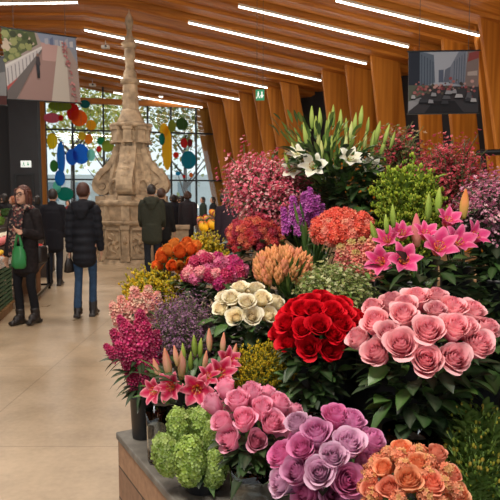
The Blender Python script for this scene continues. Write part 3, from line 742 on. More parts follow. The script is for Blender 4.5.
def person(label, px, py, height, face, hair, hair_len, coat, hem, trousers, step=0., arms=((.0, .0), (.0, .0)), quilt=False, hood=False,
           vox=.012, category='person', boots=True, bulk=1., Y=None, nearface=False, slim=.92, spread=.09):
    p = at_z(px, py, 0) if Y is None else Vector((at_y(px, 200, Y).x, Y, 0))
    p.z = 0
    t = thing('person', label, category, p, rotz=face)
    s = height / 1.70
    S = lambda x, y, z: Vector((x * s, y * s, z * s))
    rr = lambda *a: tuple(q * s for q in a) if len(a) > 1 else a[0] * s
    LX = (1, 0, 0)
    # joints; the figure faces +y
    hip = {i: S(i * .085, 0, .90) for i in (-1, 1)}
    knee = {1: S(.085, .03 + step * .11, .49), -1: S(-.085, .03 - step * .02, .49)}
    ank = {1: S(.08, -.02 + step * .17, .085), -1: S(-.08, -.02 - step * .17, .085 + step * .045)}
    toe = {1: ank[1] + S(.015, .15, -.05), -1: ank[-1] + S(-.015, .15, -.05 - step * .03)}
    sh = {i: S(i * .175 * (.55 + .45 * bulk), -.01, 1.375) for i in (-1, 1)}
    el, wr = {}, {}
    for i, (sw, fl) in ((-1, arms[0]), (1, arms[1])):     # sw swings the upper arm forward, fl bends the elbow
        d = Vector((i * spread, math.sin(sw), -math.cos(sw))).normalized(); el[i] = sh[i] + d * (.285 * s)
        d2 = Vector((i * .03 - i * .25 * max(0, fl - .8), math.sin(sw + fl), -math.cos(sw + fl))).normalized(); wr[i] = el[i] + d2 * (.245 * s)
    b = MB()
    for i in (-1, 1):
        b.tube([hip[i] + S(0, 0, .03), hip[i].lerp(knee[i], .5), knee[i], knee[i].lerp(ank[i], .35) - S(0, .012, 0), ank[i]], [rr(.088 * slim), rr(.072 * slim), rr(.056 * slim), rr(.056 * slim), rr(.036)], 12)
        b.tube([ank[i] - S(0, .035, .03), ank[i] + S(0, .05, -.03), toe[i]], [rr(.036, .04), rr(.04, .038), rr(.038, .022)], 10, lat=LX)
        b.tube([sh[i] - S(i * .04, 0, 0), sh[i], sh[i].lerp(el[i], .5), el[i], el[i].lerp(wr[i], .4), wr[i]], [rr(.052), rr(.054), rr(.045), rr(.037), rr(.038), rr(.026)], 10)
        d = (wr[i] - el[i]).normalized(); side = Vector((0, 1, 0)); side = (side - d * side.dot(d)).normalized(); nn = d.cross(side)
        pc = wr[i] + d * (.045 * s)
        b.tube([wr[i], pc, wr[i] + d * (.085 * s)], [rr(.022, .026), rr(.036, .016), rr(.038, .014)], 10, lat=side)
        for k in range(4):
            o_ = (k - 1.5) * .019 * s; L = (.07, .078, .072, .056)[k] * s
            k0 = wr[i] + d * (.085 * s) + side * o_
            curl = nn * (-i if nn.x * i > 0 else i) * 1.0
            b.tube([k0, k0 + d * (L * .5) + curl * (L * .18), k0 + d * (L * .85) + curl * (L * .5)], [rr(.0095), rr(.0088), rr(.0075)], 7)
        k0 = wr[i] + d * (.03 * s) + side * (.03 * s)
        b.tube([k0, k0 + d * (.03 * s) + side * (.022 * s), k0 + d * (.06 * s) + side * (.026 * s)], [rr(.012), rr(.0105), rr(.009)], 7)
    b.tube([S(0, 0, .86), S(0, 0, .95), S(0, .005, 1.08), S(0, 0, 1.24), S(0, -.01, 1.37), S(0, -.01, 1.42)], [tuple(q * min(1., bulk * .96) for q in rr(*w_)) for w_ in ((.15, .11), (.16, .11), (.13, .095), (.155, .108), (.165, .085), (.08, .06))], 16, lat=LX)
    b.tube([S(0, -.015, 1.40), S(0, .0, 1.5)], [rr(.055), rr(.05)], 12)
    hc = S(0, .015, 1.595)
    b.ball(hc, rr(.074, .094, .112), n=18, k=12)
    b.ball(hc + S(0, .03, -.05), rr(.056, .062, .066), n=14, k=9)              # jaw
    b.tube([hc + S(0, .088, .012), hc + S(0, .108, -.022)], [rr(.009), rr(.014)], 8)   # nose
    b.ball(hc + S(0, .08, -.088), rr(.022, .018, .016), n=8, k=6)             # chin
    for i in (-1, 1): b.ball(hc + S(i * .077, -.005, -.01), rr(.011, .02, .032), n=8, k=6)
    body = obj('body', fused(b, vox * s * .8, 'body', M_SKIN, 2), t)
    # face
    if nearface:
        e = MB()
        for i in (-1, 1):
            e.ball(hc + S(i * .031, .083, .012), rr(.013, .009, .008), n=10, k=6)
        obj('eyes', e.mesh('eyes', plain('eye', rgb(40, 28, 22), .2)), t)
        e = MB()
        for i in (-1, 1): e.tube([hc + S(i * .015, .092, .034), hc + S(i * .035, .09, .039), hc + S(i * .05, .078, .033)], [rr(.004), rr(.005), rr(.003)], 6)
        obj('eyebrows', e.mesh('brows', hairm(rgb(60, 36, 26))), t)
        e = MB(); e.tube([hc + S(-.024, .083, -.057), hc + S(0, .093, -.054), hc + S(.024, .083, -.057)], [rr(.004), rr(.008), rr(.004)], 7); obj('lips', e.mesh('lips', plain('lip', rgb(160, 84, 80), .4)), t)
    # hair
    h = MB()
    h.ball(hc + S(0, -.018, .022), rr(.084, .098, .108), n=18, k=12)
    if hair_len > .02:
        h.tube([hc + S(0, -.045, .06), hc + S(0, -.06, -.05), hc + S(0, -.055, -.05 - hair_len)], [rr(.078, .06), rr(.086, .05), rr(.07, .03)], 14, lat=LX)
        for i in (-1, 1): h.tube([hc + S(i * .06, .03, .07), hc + S(i * .08, .02, 0), hc + S(i * .076, .02, -.04 - hair_len * .6)], [rr(.028), rr(.022, .04), rr(.014, .03)], 10)
    else:
        h.tube([hc + S(0, -.05, .04), hc + S(0, -.055, -.05)], [rr(.074, .05), rr(.055, .03)], 12, lat=LX)
    hm = fused(h, vox * s * .7, 'hair', hair, 3)
    bmx = bmesh.new(); bmx.from_mesh(hm)
    for v in bmx.verts:                                                        # hairline: keep the face clear
        q = v.co - hc
        if q.y > .052 * s and q.z < .062 * s and abs(q.x) < .064 * s: v.co.y = hc.y + .045 * s
        v.co += Vector((q.x, q.y, 0)).normalized() * (.003 * s * math.sin(q.x * 420 / s + q.z * 60)) if q.length > 0 else Vector((0, 0, 0))
    bmx.to_mesh(hm); bmx.free()
    obj('hair', hm, t)
    # trousers
    c = MB()
    for i in (-1, 1):
        c.tube([hip[i] + S(-i * .02, 0, .02), hip[i].lerp(knee[i], .5), knee[i], knee[i].lerp(ank[i], .4) - S(0, .01, 0), ank[i] + S(0, 0, .03)], [rr(.1 * slim), rr(.084 * slim), rr(.066 * slim), rr(.066 * slim), rr(.052)], 12)
    c.tube([S(0, 0, .84), S(0, 0, .96), S(0, 0, 1.03)], [tuple(q * min(1., bulk * .93) for q in rr(*w_)) for w_ in ((.16, .12), (.17, .12), (.15, .11))], 14, lat=LX)
    obj('trousers', fused(c, vox * s, 'trousers', trousers, 2), t)
    # shoes
    for i in (-1, 1):
        c = MB()
        c.tube([ank[i] - S(0, .045, .045), ank[i] + S(0, .05, -.04), toe[i] + S(0, .015, -.005)], [rr(.042, .04), rr(.046, .042), rr(.042, .028)], 12, lat=LX)
        if boots: c.ball(ank[i] + S(0, .04, -.012), rr(.054, .085, .056), n=12, k=8)
        if boots: c.tube([ank[i] - S(0, .005, .02), ank[i].lerp(knee[i], .26)], [rr(.05), rr(.056)], 12)
        zmin = min(ank[i].z - .085 * s, toe[i].z - .035 * s)
        c.box(tuple(ank[i] + S(-.038, -.085, -.088)), tuple(ank[i] + S(.038, -.01, -.05)))
        obj('boot' if boots else 'shoe', fused(c, vox * s * .8, 'boot', M_BOOT, 1), t)
    # coat
    c = MB()
    zs = 26
    pts, rad = [], []
    for k in range(zs * 2 + 1):
        f = k / (zs * 2); z = hem + (1.43 - hem) * f
        w = (.205 if z < .95 else .19 + .015 * math.cos((z - 1.15) * 9)) * bulk; dd = (.155 if z < 1.0 else .145) * (.35 + .65 * bulk)
        if z > 1.30: w = .19 * bulk * (1 - max(0, (z - 1.36) / .1) * .55); dd = .135 * (.35 + .65 * bulk) * (1 - max(0, (z - 1.36) / .1) * .4)
        if quilt: w += .006 * math.sin(z * 2 * PI / .105); dd += .006 * math.sin(z * 2 * PI / .105)
        pts.append(S(0, -.005, z)); rad.append(rr(w, dd))
    c.tube(pts, rad, 22, lat=LX)
    for i in (-1, 1):
        n = 18; P = []; Q = []
        for k in range(n + 1):
            f = k / n
            q = sh[i].lerp(el[i], f * 2) if f < .5 else el[i].lerp(wr[i], f * 2 - 1)
            P.append(q); Q.append(rr((.078 - .022 * f) * (.5 + bulk * .5) + (.006 * math.sin(f * 2 * PI * 6) if quilt else 0)))
        c.tube([sh[i] - S(i * .07, 0, -.005)] + P, [rr(.07)] + Q, 12)
    c.tube([S(0, -.02, 1.39), S(0, -.01, 1.47)], [rr(.085, .08), rr(.078, .078)], 14, lat=LX)
    obj('coat', fused(c, vox * s, 'coat', coat, 2), t)
    if hood:
        c = MB()
        c.tube([S(-.11, .03, 1.44), S(-.09, -.09, 1.44), S(0, -.13, 1.42), S(.09, -.09, 1.44), S(.11, .03, 1.44)], [rr(.045), rr(.055), rr(.065), rr(.055), rr(.045)], 10)
        c.tube([S(0, -.12, 1.46), S(0, -.15, 1.37), S(0, -.14, 1.27)], [rr(.11, .05), rr(.10, .045), rr(.05, .03)], 12, lat=LX)
        obj('hood', fused(c, vox * s, 'hood', coat, 3), t)
    return t, dict(S=S, rr=rr, wr=wr, el=el, hc=hc, sh=sh)

BACK = 0.0            # facing away from the camera
# woman with glasses, walking out of the stalls
t, j = person('woman with glasses, patterned scarf and dark jacket holding green bag beside produce stall', 27.5, 324, 1.68, math.radians(162), hairm(rgb(82, 42, 30)), .10,
              cloth('speckled_jacket', rgb(30, 24, 25), .75, var=.5, scale=26), .66, M_BLKCLOTH, .25, ((-.12, 1.95), (.1, .2)), vox=.008, nearface=True, bulk=.78, slim=.8)
S, rr, wr, hc = j['S'], j['rr'], j['wr'], j['hc']
g = MB()
for i in (-1, 1):
    ring = [hc + S(i * .034 + .026 * math.cos(a), .104 - .012 * abs(math.cos(a)) * (1 if i * math.cos(a) > 0 else 0), .012 + .02 * math.sin(a)) for a in [2 * PI * k / 14 for k in range(15)]]
    g.tube(ring, [rr(.0032)] * 15, 6, cap=False)
    g.tube([hc + S(i * .06, .09, .016), hc + S(i * .082, .0, .012)], [rr(.003)] * 2, 6)
g.tube([hc + S(-.01, .106, .016), hc + S(.01, .106, .016)], [rr(.003)] * 2, 6)
obj('eyeglasses', g.mesh('glasses', M_BLACK), t)
g = MB()
loop = [S(.10 * math.cos(a), .0 + .10 * math.sin(a), 1.43 + .02 * math.sin(3 * a)) for a in [2 * PI * k / 16 for k in range(17)]]
g.tube(loop, [rr(.042)] * 17, 10, cap=False)
g.tube([S(.03, .10, 1.42), S(.05, .155, 1.25), S(.05, .165, 1.0), S(.06, .165, .86)], [rr(.05, .025), rr(.055, .02), rr(.06, .016), rr(.06, .012)], 10, lat=(1, 0, 0))
g.tube([S(-.03, .10, 1.42), S(-.045, .155, 1.25), S(-.05, .165, 1.02)], [rr(.05, .025), rr(.05, .02), rr(.055, .014)], 10, lat=(1, 0, 0))
def scarf_mat():
    m, N, L, P = new_mat('patterned_scarf')
    tc = N.new('ShaderNodeTexCoord'); vo = N.new('ShaderNodeTexVoronoi'); vo.inputs['Scale'].default_value = 48
    L.new(tc.outputs['Object'], vo.inputs['Vector']); cr = N.new('ShaderNodeValToRGB'); cr.color_ramp.interpolation = 'CONSTANT'
    cr.color_ramp.elements[0].color = rgb(30, 24, 28); cr.color_ramp.elements[1].position = .6; cr.color_ramp.elements[1].color = rgb(120, 66, 62)
    e = cr.color_ramp.elements.new(.8); e.color = rgb(150, 128, 112)
    sp = N.new('ShaderNodeSeparateColor'); L.new(vo.outputs['Color'], sp.inputs[0]); L.new(sp.outputs[0], cr.inputs['Fac']); L.new(cr.outputs['Color'], P.inputs['Base Color'])
    P.inputs['Roughness'].default_value = .9; return m
obj('scarf', fused(g, .008, 'scarf', scarf_mat(), 2), t)
def world_of(t, p): return t.location + Matrix.Rotation(t.rotation_euler.z, 3, 'Z') @ p
# green carrier bag hanging from her raised hand
hp = world_of(t, wr[-1] + S(0.02, .06, -.03))
bag = thing('carrier_bag', 'translucent green plastic carrier bag in the hand of woman with glasses', 'bag', hp, rotz=t.rotation_euler.z + .2)
M_GBAG = attr_mat('green_film', .35, .35, .5, 0)
g = MB(); rows = []
for z, w, d in ((-.13, .045, .025), (-.18, .07, .04), (-.25, .085, .055), (-.32, .088, .062), (-.37, .08, .058), (-.395, .055, .035)):
    rows.append([g.vert((w * math.cos(a) * (1 + .08 * math.sin(5 * a + z * 40)), d * math.sin(a) * (1 + .1 * math.sin(7 * a)), z), rgb(58, 150, 84)) for a in [2 * PI * k / 22 for k in range(22)]])
for a, b in zip(rows, rows[1:]):
    for i in range(22): g.face((a[i], a[(i + 1) % 22], b[(i + 1) % 22], b[i]))
g.face(rows[-1])
obj('bag_body', g.mesh('bag', M_GBAG), bag)
for sx in (-1, 1):
    g = MB(); g.tube([(sx * .042, 0, -.14), (sx * .03, 0, -.08), (sx * .012, 0, .0), (0, 0, .02)], [(.02, .006), (.015, .006), (.012, .007), (.01, .007)], 8, c=rgb(58, 150, 84)); obj('bag_handle', g.mesh('h', M_GBAG), bag)
hb = world_of(t, S(-.13, -.15, .86))
bag = thing('shoulder_bag', 'black leather shoulder bag at the hip of woman with glasses', 'bag', hb, rotz=t.rotation_euler.z)
g = MB(); g.box((-.035, -.085, -.11), (.035, .085, .11)); bevel(obj('bag_body', g.mesh('b', M_BOOT), bag), .035, 3)
g = MB(); g.tube([(.0, -.07, .10), (.03, -.06, .34), (.07, .0, .53), (.03, .06, .34), (.0, .07, .10)], [(.012, .006)] * 5, 8); obj('shoulder_strap', g.mesh('s', M_BOOT), bag)
# walking woman seen from behind
t, j = person('person walking away in dark quilted hooded coat and blue jeans, seen from behind', 86, 316.5, 1.73, BACK + .05, hairm(rgb(70, 38, 26)), .0, M_NAVY, .70, M_DENIM, .45, ((-.08, .2), (.10, .25)), quilt=True, hood=True, vox=.009, bulk=.73, slim=.76)
hp = world_of(t, j['wr'][-1] + j['S'](-.01, .0, -.10))
bag = thing('clutch_bag', 'small black bag carried by the person in quilted coat', 'bag', hp, rotz=.2)
g = MB(); g.tube([(0, -.01, .0), (0, 0, -.07), (0, .01, -.17)], [(.035, .02), (.06, .035), (.07, .03)], 14, lat=(1, .4, 0)); obj('bag_body', g.mesh('b', M_BOOT), bag)
g = MB(); g.tube([(-.03, 0, 0), (-.02, 0, .06), (.02, 0, .06), (.03, 0, 0)], [.006] * 4, 7); obj('bag_handle', g.mesh('h', M_BOOT), bag)

HB = hairm(rgb(34, 26, 22)); HBR = hairm(rgb(66, 42, 30))
person('person in black coat seen from behind beside the white produce trays', 55, 285.5, 1.70, .1, HB, 0, cloth('black_coat', rgb(26, 26, 32), .9), .66, cloth('dark_jeans', rgb(34, 38, 48)), .15, ((.1, .3), (.1, .3)), bulk=.84)
person('person in olive green hooded parka standing with back turned at the fountain', 151.5, 200, 1.80, .1, HB, 0, cloth('olive_parka', rgb(50, 52, 42), .85), .70, cloth('dark_jeans', rgb(32, 36, 44)), 0, ((.15, .9), (.15, .9)), hood=True, Y=11.5, bulk=.90)
person('person in black jacket standing close beside the olive green parka', 161.5, 200, 1.74, -.2, HBR, 0, cloth('black_jacket', rgb(28, 27, 28), .9), .72, M_BLKCLOTH, 0, ((.1, .4), (.1, .4)), Y=12.1, bulk=.9)
person('person in dark blue jacket far behind the fountain group', 173.5, 200, 1.66, .5, HB, .05, cloth('blue_jacket', rgb(34, 38, 48), .9), .75, M_BLKCLOTH, 0, Y=17)
person('person in black far off near the glazed wall, half hidden by the grey coat', 181, 200, 1.64, 1.2, HB, .05, M_BLKCLOTH, .7, M_BLKCLOTH, 0, Y=19)
person('person in long grey coat seen from behind, walking beside far flower stalls', 187.5, 200, 1.74, .0, HBR, .03, cloth('grey_coat', rgb(52, 48, 52), .9), .60, M_BLKCLOTH, .2, Y=16, bulk=.8)
person('person in dark purple coat partly hidden by the pink cloud bouquet', 226, 200, 1.66, .4, HB, .05, cloth('plum_coat', rgb(40, 30, 40), .9), .62, M_BLKCLOTH, 0, Y=11.4, bulk=.8)
person('person in dark coat under the pale exit sign by black door', 37, 200, 1.62, .6, HB, .08, M_BLKCLOTH, .62, M_BLKCLOTH, 0, Y=15.6)
person('person with auburn hair in brown jacket behind the left produce heap', 13, 200, 1.62, 2.2, hairm(rgb(150, 84, 50)), .05, cloth('brown_jacket', rgb(84, 58, 42), .9), .75, M_BLKCLOTH, 0, Y=17.4)
person('shopper in dark clothes at the left picture edge near black wall', 4, 200, 1.66, 1.2, HB, .05, M_BLKCLOTH, .7, M_BLKCLOTH, 0, Y=14.8)
person('small distant shopper in red top before the glass by the blue discs', 68, 200, 1.5, 3.0, HB, .05, cloth('red_top', rgb(140, 40, 44), .9), .8, M_BLKCLOTH, 0, Y=22)
person('small distant shopper in black beside the downmost sky blue disc', 176.5, 200, 1.68, 0, HB, .0, M_BLKCLOTH, .75, M_BLKCLOTH, 0, Y=23)
for (px, Y, lb, c) in ((203, 13.6, 'stall keeper in dark green behind the pumpkins and citrus of far stall', (44, 54, 44)), (213, 12.6, 'stall keeper in black behind far stall next to plum coat', (26, 26, 28))):
    person(lb, px, 200, 1.62, 2.0, HB, .04, cloth('apron', rgb(*c), .9), .75, M_BLKCLOTH, 0, Y=Y + 9)

# ================================================================== MARKET STALLS
class Loc:
    """local frame on the floor: x out of the stall front, y along it away from the camera"""
    def __init__(s, o, far):
        s.o = Vector((o.x, o.y, 0)); s.y = Vector((far.x - o.x, far.y - o.y, 0)).normalized(); s.x = Vector((s.y.y, -s.y.x, 0))
        s.rot = math.atan2(s.x.y, s.x.x)
    def w(s, x, y, z=0): return s.o + s.x * x + s.y * y + UP * z
def crate_mesh(col, L, W, Hh, slats=3):
    fr_ = MB(); t = .014
    for sx in (-1, 1):
        for sy in (-1, 1): fr_.box((sx * (W / 2 - .02) - .02, sy * (L / 2 - .02) - .02, 0), (sx * (W / 2 - .02) + .02, sy * (L / 2 - .02) + .02, Hh))
    g = (Hh) / slats
    for k in range(slats):
        z0, z1 = k * g + .006, (k + 1) * g - .016
        for sx in (-1, 1): fr_.box((sx * W / 2 - t / 2, -L / 2, z0), (sx * W / 2 + t / 2, L / 2, z1))
        for sy in (-1, 1): fr_.box((-W / 2, sy * L / 2 - t / 2, z0), (W / 2, sy * L / 2 + t / 2, z1))
    fr_.box((-W / 2, -L / 2, 0), (W / 2, L / 2, .015))
    return fr_.mesh('crate', col, False)
def produce_mesh(kind, col):
    mb = MB(); r = random.Random(kind)
    if kind == 'lettuce':
        for k in range(16):
            a = k * GA; e = .25 + 1.0 * (k / 16)
            d = Vector((math.cos(a) * math.sin(e), math.sin(a) * math.sin(e), math.cos(e)))
            leaf(mb, Vector((0, 0, -.3)) + d * .2, d, 1.0, .95, jit(col, .2, r), r, -.1, .5)
        mb.ball((0, 0, 0), .62, col, n=10, k=7)
    elif kind == 'cauliflower':
        for k in range(26):
            z = 1 - k / 16; rr = math.sqrt(max(0, 1 - z * z)); mb.ball((rr * .6 * math.cos(k * GA), rr * .6 * math.sin(k * GA), z * .6), .38, jit(col, .06, r), n=7, k=5)
        for k in range(7): a = k * .9; leaf(mb, Vector((0, 0, -.6)), Vector((math.cos(a), math.sin(a), .7)), 1.1, .7, rgb(90, 130, 60), r, .2, .4)
    elif kind == 'pepper':
        n = 16; rows = []
        for i in range(9):
            ph = PI * (i + .15) / 8.3; rr = math.sin(ph) * (1 - .12 * (i / 8)); z = math.cos(ph) * 1.05
            rows.append([mb.vert((rr * .8 * (1 + .1 * math.cos(4 * 2 * PI * j / n)) * math.cos(2 * PI * j / n), rr * .8 * (1 + .1 * math.cos(4 * 2 * PI * j / n)) * math.sin(2 * PI * j / n), z), col) for j in range(n)])
        for a, b in zip(rows, rows[1:]):
            for j in range(n): mb.face((a[j], b[j], b[(j + 1) % n], a[(j + 1) % n]))
        mb.tube([(0, 0, .95), (.05, 0, 1.2), (.12, 0, 1.35)], [.1, .08, .09], 6, c=rgb(70, 120, 50))
    else:
        n = 14; rows = []
        for i in range(9):
            ph = PI * (i + .1) / 8.2; rr = math.sin(ph); z = math.cos(ph) * (.92 if kind == 'orange' else .86) - .12 * math.exp(-(ph * 3) ** 2)
            rows.append([mb.vert((rr * math.cos(2 * PI * j / n), rr * math.sin(2 * PI * j / n), z), jit(col, .03, r)) for j in range(n)])
        for a, b in zip(rows, rows[1:]):
            for j in range(n): mb.face((a[j], b[j], b[(j + 1) % n], a[(j + 1) % n]))
        mb.face(rows[0]); mb.face(rows[-1][::-1]); mb.tube([(0, 0, .75), (.02, 0, .98)], [.06, .05], 5, c=rgb(80, 90, 40))
    return mb.mesh(kind, M_LEAF if kind == 'lettuce' else M_ATTR)
PROD = {}
def heap(L, rows, where, jt=.02):
    """rows: (kind, colour, radius, x, y0, y1, z, plural label)"""
    for (kind, col, rad, x, y0, y1, z, lb) in rows:
        key = (kind, col)
        if key not in PROD: PROD[key] = produce_mesh(kind, rgb(*col))
        n = max(1, int((y1 - y0) / (rad * 1.95)))
        for i in range(n):
            p = L.w(x + R.uniform(-jt, jt), y0 + (i + .5) * (y1 - y0) / n, z + rad * .9)
            o = obj(kind, PROD[key]); o.matrix_world = Matrix.Translation(p) @ Matrix.Rotation(R.uniform(0, 6), 4, 'Z') @ Matrix.Rotation(R.uniform(-.3, .3), 4, 'X') @ Matrix.Diagonal((rad, rad, rad, 1))
            tag(o, lb, 'fruit' if kind in ('orange', 'apple') else 'vegetable', lb + 's')
G_LET, O_OR, Y_LE, R_AP, P_PK, W_CA, R_PE, Y_PE = (110, 150, 60), (236, 130, 40), (236, 190, 60), (180, 40, 36), (226, 130, 130), (226, 220, 196), (186, 30, 30), (240, 180, 30)

# near left stall
LA = Loc(at_z(13.5, 309, 0), at_z(13.5, 309, 0) + (at_z(13.5, 309, 0) - at_z(0, 322, 0)))
mb = MB()
for x in (-.36, -.2, -.04): mb.box((x - .035, -1.4, 0), (x + .035, .02, .1))
for k in range(8): mb.box((-.40, -1.4 + k * .185, .1), (.02, -1.4 + k * .185 + .12, .125))
ML = Matrix.Translation(LA.o) @ Matrix.Rotation(LA.rot, 4, 'Z')
pal = thing('pallet', 'wooden pallet on the floor under the green crates', 'pallet', LA.o, rotz=LA.rot); obj('deck_boards', mb.mesh('p', M_PALLET, False), pal)
gm = crate_mesh(M_GREENCRATE, .52, .38, .17)
wm = crate_mesh(M_WHITE, .52, .38, .14, 2)
lvl = ['bottom', 'middle', 'top']
for k in range(2):
    for l in range(3):
        o = obj('crate', gm); o.matrix_world = Matrix.Translation(LA.w(-.2, -.27 - k * .54, .126 + l * .172)) @ Matrix.Rotation(LA.rot, 4, 'Z')
        tag(o, f'green plastic crate at the {lvl[l]} of the {"stack nearest the woman with glasses" if k == 0 else "stack cut by the left picture edge"}', 'crate', 'green crates under the left stall')
    o = obj('produce_tray', wm); o.matrix_world = Matrix.Translation(LA.w(-.2, -.27 - k * .54, .645)) @ Matrix.Rotation(LA.rot, 4, 'Z')
    tag(o, f'white slatted tray on top of the {"green crates nearest the woman with glasses" if k == 0 else "green crates at the left picture edge"}', 'tray', 'white trays on the left stall')
st = thing('market_stand', 'dark stepped market stand carrying the left produce heap', 'stand', LA.w(-.42, 0, 0), rotz=LA.rot)
mb = MB()
for i, (x0, x1, z) in enumerate(((-.27, 0, .84), (-.54, -.27, 1.02), (-.9, -.54, 1.2))):
    mb.box((x0, -1.4, 0), (x1, -.1, z))
obj('stepped_top', mb.mesh('s', M_RISER, False), st)
W = 'on the near left stall'
rows = []
for k in range(2):
    y1 = -k * .54 - .03; y0 = y1 - .48
    rows += [('orange', O_OR, .042, -.08, y0, y1, .69, 'orange in the white tray ' + W), ('orange', O_OR, .042, -.17, y0, y1, .70, 'orange in the white tray ' + W), ('orange', O_OR, .042, -.27, y0, y1, .72, 'orange in the white tray ' + W),
             ('apple', Y_LE, .04, -.12, y0, y1, .77, 'yellow apple heaped over the oranges ' + W), ('apple', Y_LE, .04, -.21, y0, y1, .79, 'yellow apple heaped over the oranges ' + W),]
rows += [('lettuce', G_LET, .085, -.50, -1.3, -.12, .85, 'green lettuce on first step ' + W), ('cauliflower', W_CA, .07, -.62, -1.3, -.12, .86, 'white cauliflower behind the lettuces ' + W),
         ('pepper', R_PE, .055, -.76, -1.3, -.12, 1.03, 'red pepper on second step ' + W), ('lettuce', (60, 96, 44), .09, -.90, -1.3, -.12, 1.03, 'dark green lettuce on second step ' + W),
         ('apple', P_PK, .06, -1.02, -1.3, -.12, 1.2, 'pink apple on back step ' + W), ('pepper', Y_PE, .06, -1.16, -1.3, -.12, 1.2, 'yellow pepper on back step ' + W)]
heap(LA, rows, W)

# second left table with white trays, black steel legs
LB = Loc(at_z(49.5, 288.5, 0), at_z(49.5, 288.5, 0) + (LA.y))
tb = thing('market_table', 'black steel market table holding white produce trays behind woman with glasses', 'table', LB.o, rotz=LB.rot)
mb = MB(); mb.box((-.95, -1.7, .56), (.02, .02, .60)); obj('table_top', mb.mesh('t', M_BLACKMETAL, False), tb)
for (x, y) in ((0, 0), (-.9, 0), (0, -1.66), (-.9, -1.66)):
    mb = MB(); mb.box((x - .02, y - .02, 0), (x + .02, y + .02, .56)); obj('leg', mb.mesh('l', M_BLACKMETAL, False), tb)
mb = MB(); mb.box((-.9, -.012, .06), (0, .012, .09)); mb.box((-.012, -1.66, .06), (.012, 0, .09)); obj('foot_rail', mb.mesh('l', M_BLACKMETAL, False), tb)
for k in range(3):
    o = obj('produce_tray', wm); o.matrix_world = Matrix.Translation(LB.w(-.2, -.27 - k * .54, .602)) @ Matrix.Rotation(LB.rot, 4, 'Z')
    tag(o, ['white slatted tray at the far end of the black steel table', 'white slatted tray second from far end of the black steel table', 'white slatted tray behind the woman with glasses on steel table'][k], 'tray', 'white trays on the steel table')
bx = thing('cardboard_box', 'brown cardboard box under the black steel table', 'box', LB.w(-.28, -.35, 0), rotz=LB.rot)
mb = MB(); mb.box((-.16, -.2, 0), (.16, .2, .34)); obj('carton', mb.mesh('c', plain('cardboard', rgb(140, 100, 66), .8, var=.1), False), bx)
for sx in (-1, 1):
    mb = MB(); mb.box((0, -.2, 0), (.004, .2, .14)); obj('flap', mb.mesh('c', plain('cardboard', rgb(150, 108, 72), .8, var=.1), False), bx, M=Matrix.Translation((sx * .16, 0, .34)) @ Matrix.Rotation(sx * .6, 4, 'Y'))
rs = thing('stepped_rack', 'dark stepped rack on the steel table lifting its back produce rows', 'rack', LB.w(-.42, 0, .60), rotz=LB.rot)
mb = MB()
for x0, x1, z in ((-.24, 0, .24), (-.5, -.24, .46)): mb.box((x0, -1.65, 0), (x1, -.02, z))
obj('rack_steps', mb.mesh('r', M_RISER, False), rs)
W = 'on the steel table'
rows = []
for k in range(3):
    y1 = -k * .54 - .03; y0 = y1 - .48
    c1 = (('apple', R_AP, 'red apple'), ('lettuce', G_LET, 'green lettuce'), ('pepper', Y_PE, 'yellow pepper'))[k]
    rows += [(c1[0], c1[1], .06, -.12, y0, y1, .68, f'{c1[2]} in front tray {W}'), (c1[0], c1[1], .06, -.26, y0, y1, .72, f'{c1[2]} in front tray {W}')]
rows += [('apple', P_PK, .07, -.5, -1.6, -.05, .85, 'pink apple on low rack step ' + W), ('cauliflower', W_CA, .075, -.6, -1.6, -.05, .87, 'cauliflower on low rack step ' + W), ('lettuce', G_LET, .10, -.74, -1.6, -.05, 1.07, 'lettuce on high rack step ' + W), ('orange', O_OR, .07, -.86, -1.6, -.05, 1.2, 'orange heaped behind lettuces on high rack step ' + W)]
heap(LB, rows, W)
LD = Loc(at_y(45, 200, 11.7), at_y(45, 200, 11.7) + LA.y)
sd = thing('market_stand', 'tall dark stepped produce stand beyond the steel table left of the person in black coat', 'stand', LD.o, rotz=LD.rot)
mb = MB()
for x0, x1, z in ((-.35, 0, .82), (-.7, -.35, 1.0), (-1.1, -.7, 1.16)): mb.box((x0, 0, 0), (x1, 1.3, z))
obj('stepped_top', mb.mesh('s', M_RISER, False), sd)
W = 'on the tall dark stand'
heap(LD, [('apple', Y_LE, .07, -.08, .05, 1.25, .83, 'yellow apple along front edge ' + W), ('lettuce', G_LET, .10, -.24, .05, 1.25, .84, 'lettuce on front step ' + W), ('pepper', R_PE, .07, -.45, .05, 1.25, 1.01, 'red pepper on middle step ' + W),
          ('cauliflower', W_CA, .08, -.6, .05, 1.25, 1.02, 'cauliflower on middle step ' + W), ('lettuce', (60, 96, 44), .10, -.8, .05, 1.25, 1.17, 'dark lettuce on top step ' + W), ('apple', P_PK, .08, -.98, .05, 1.25, 1.18, 'pink apple on top step ' + W)], W)
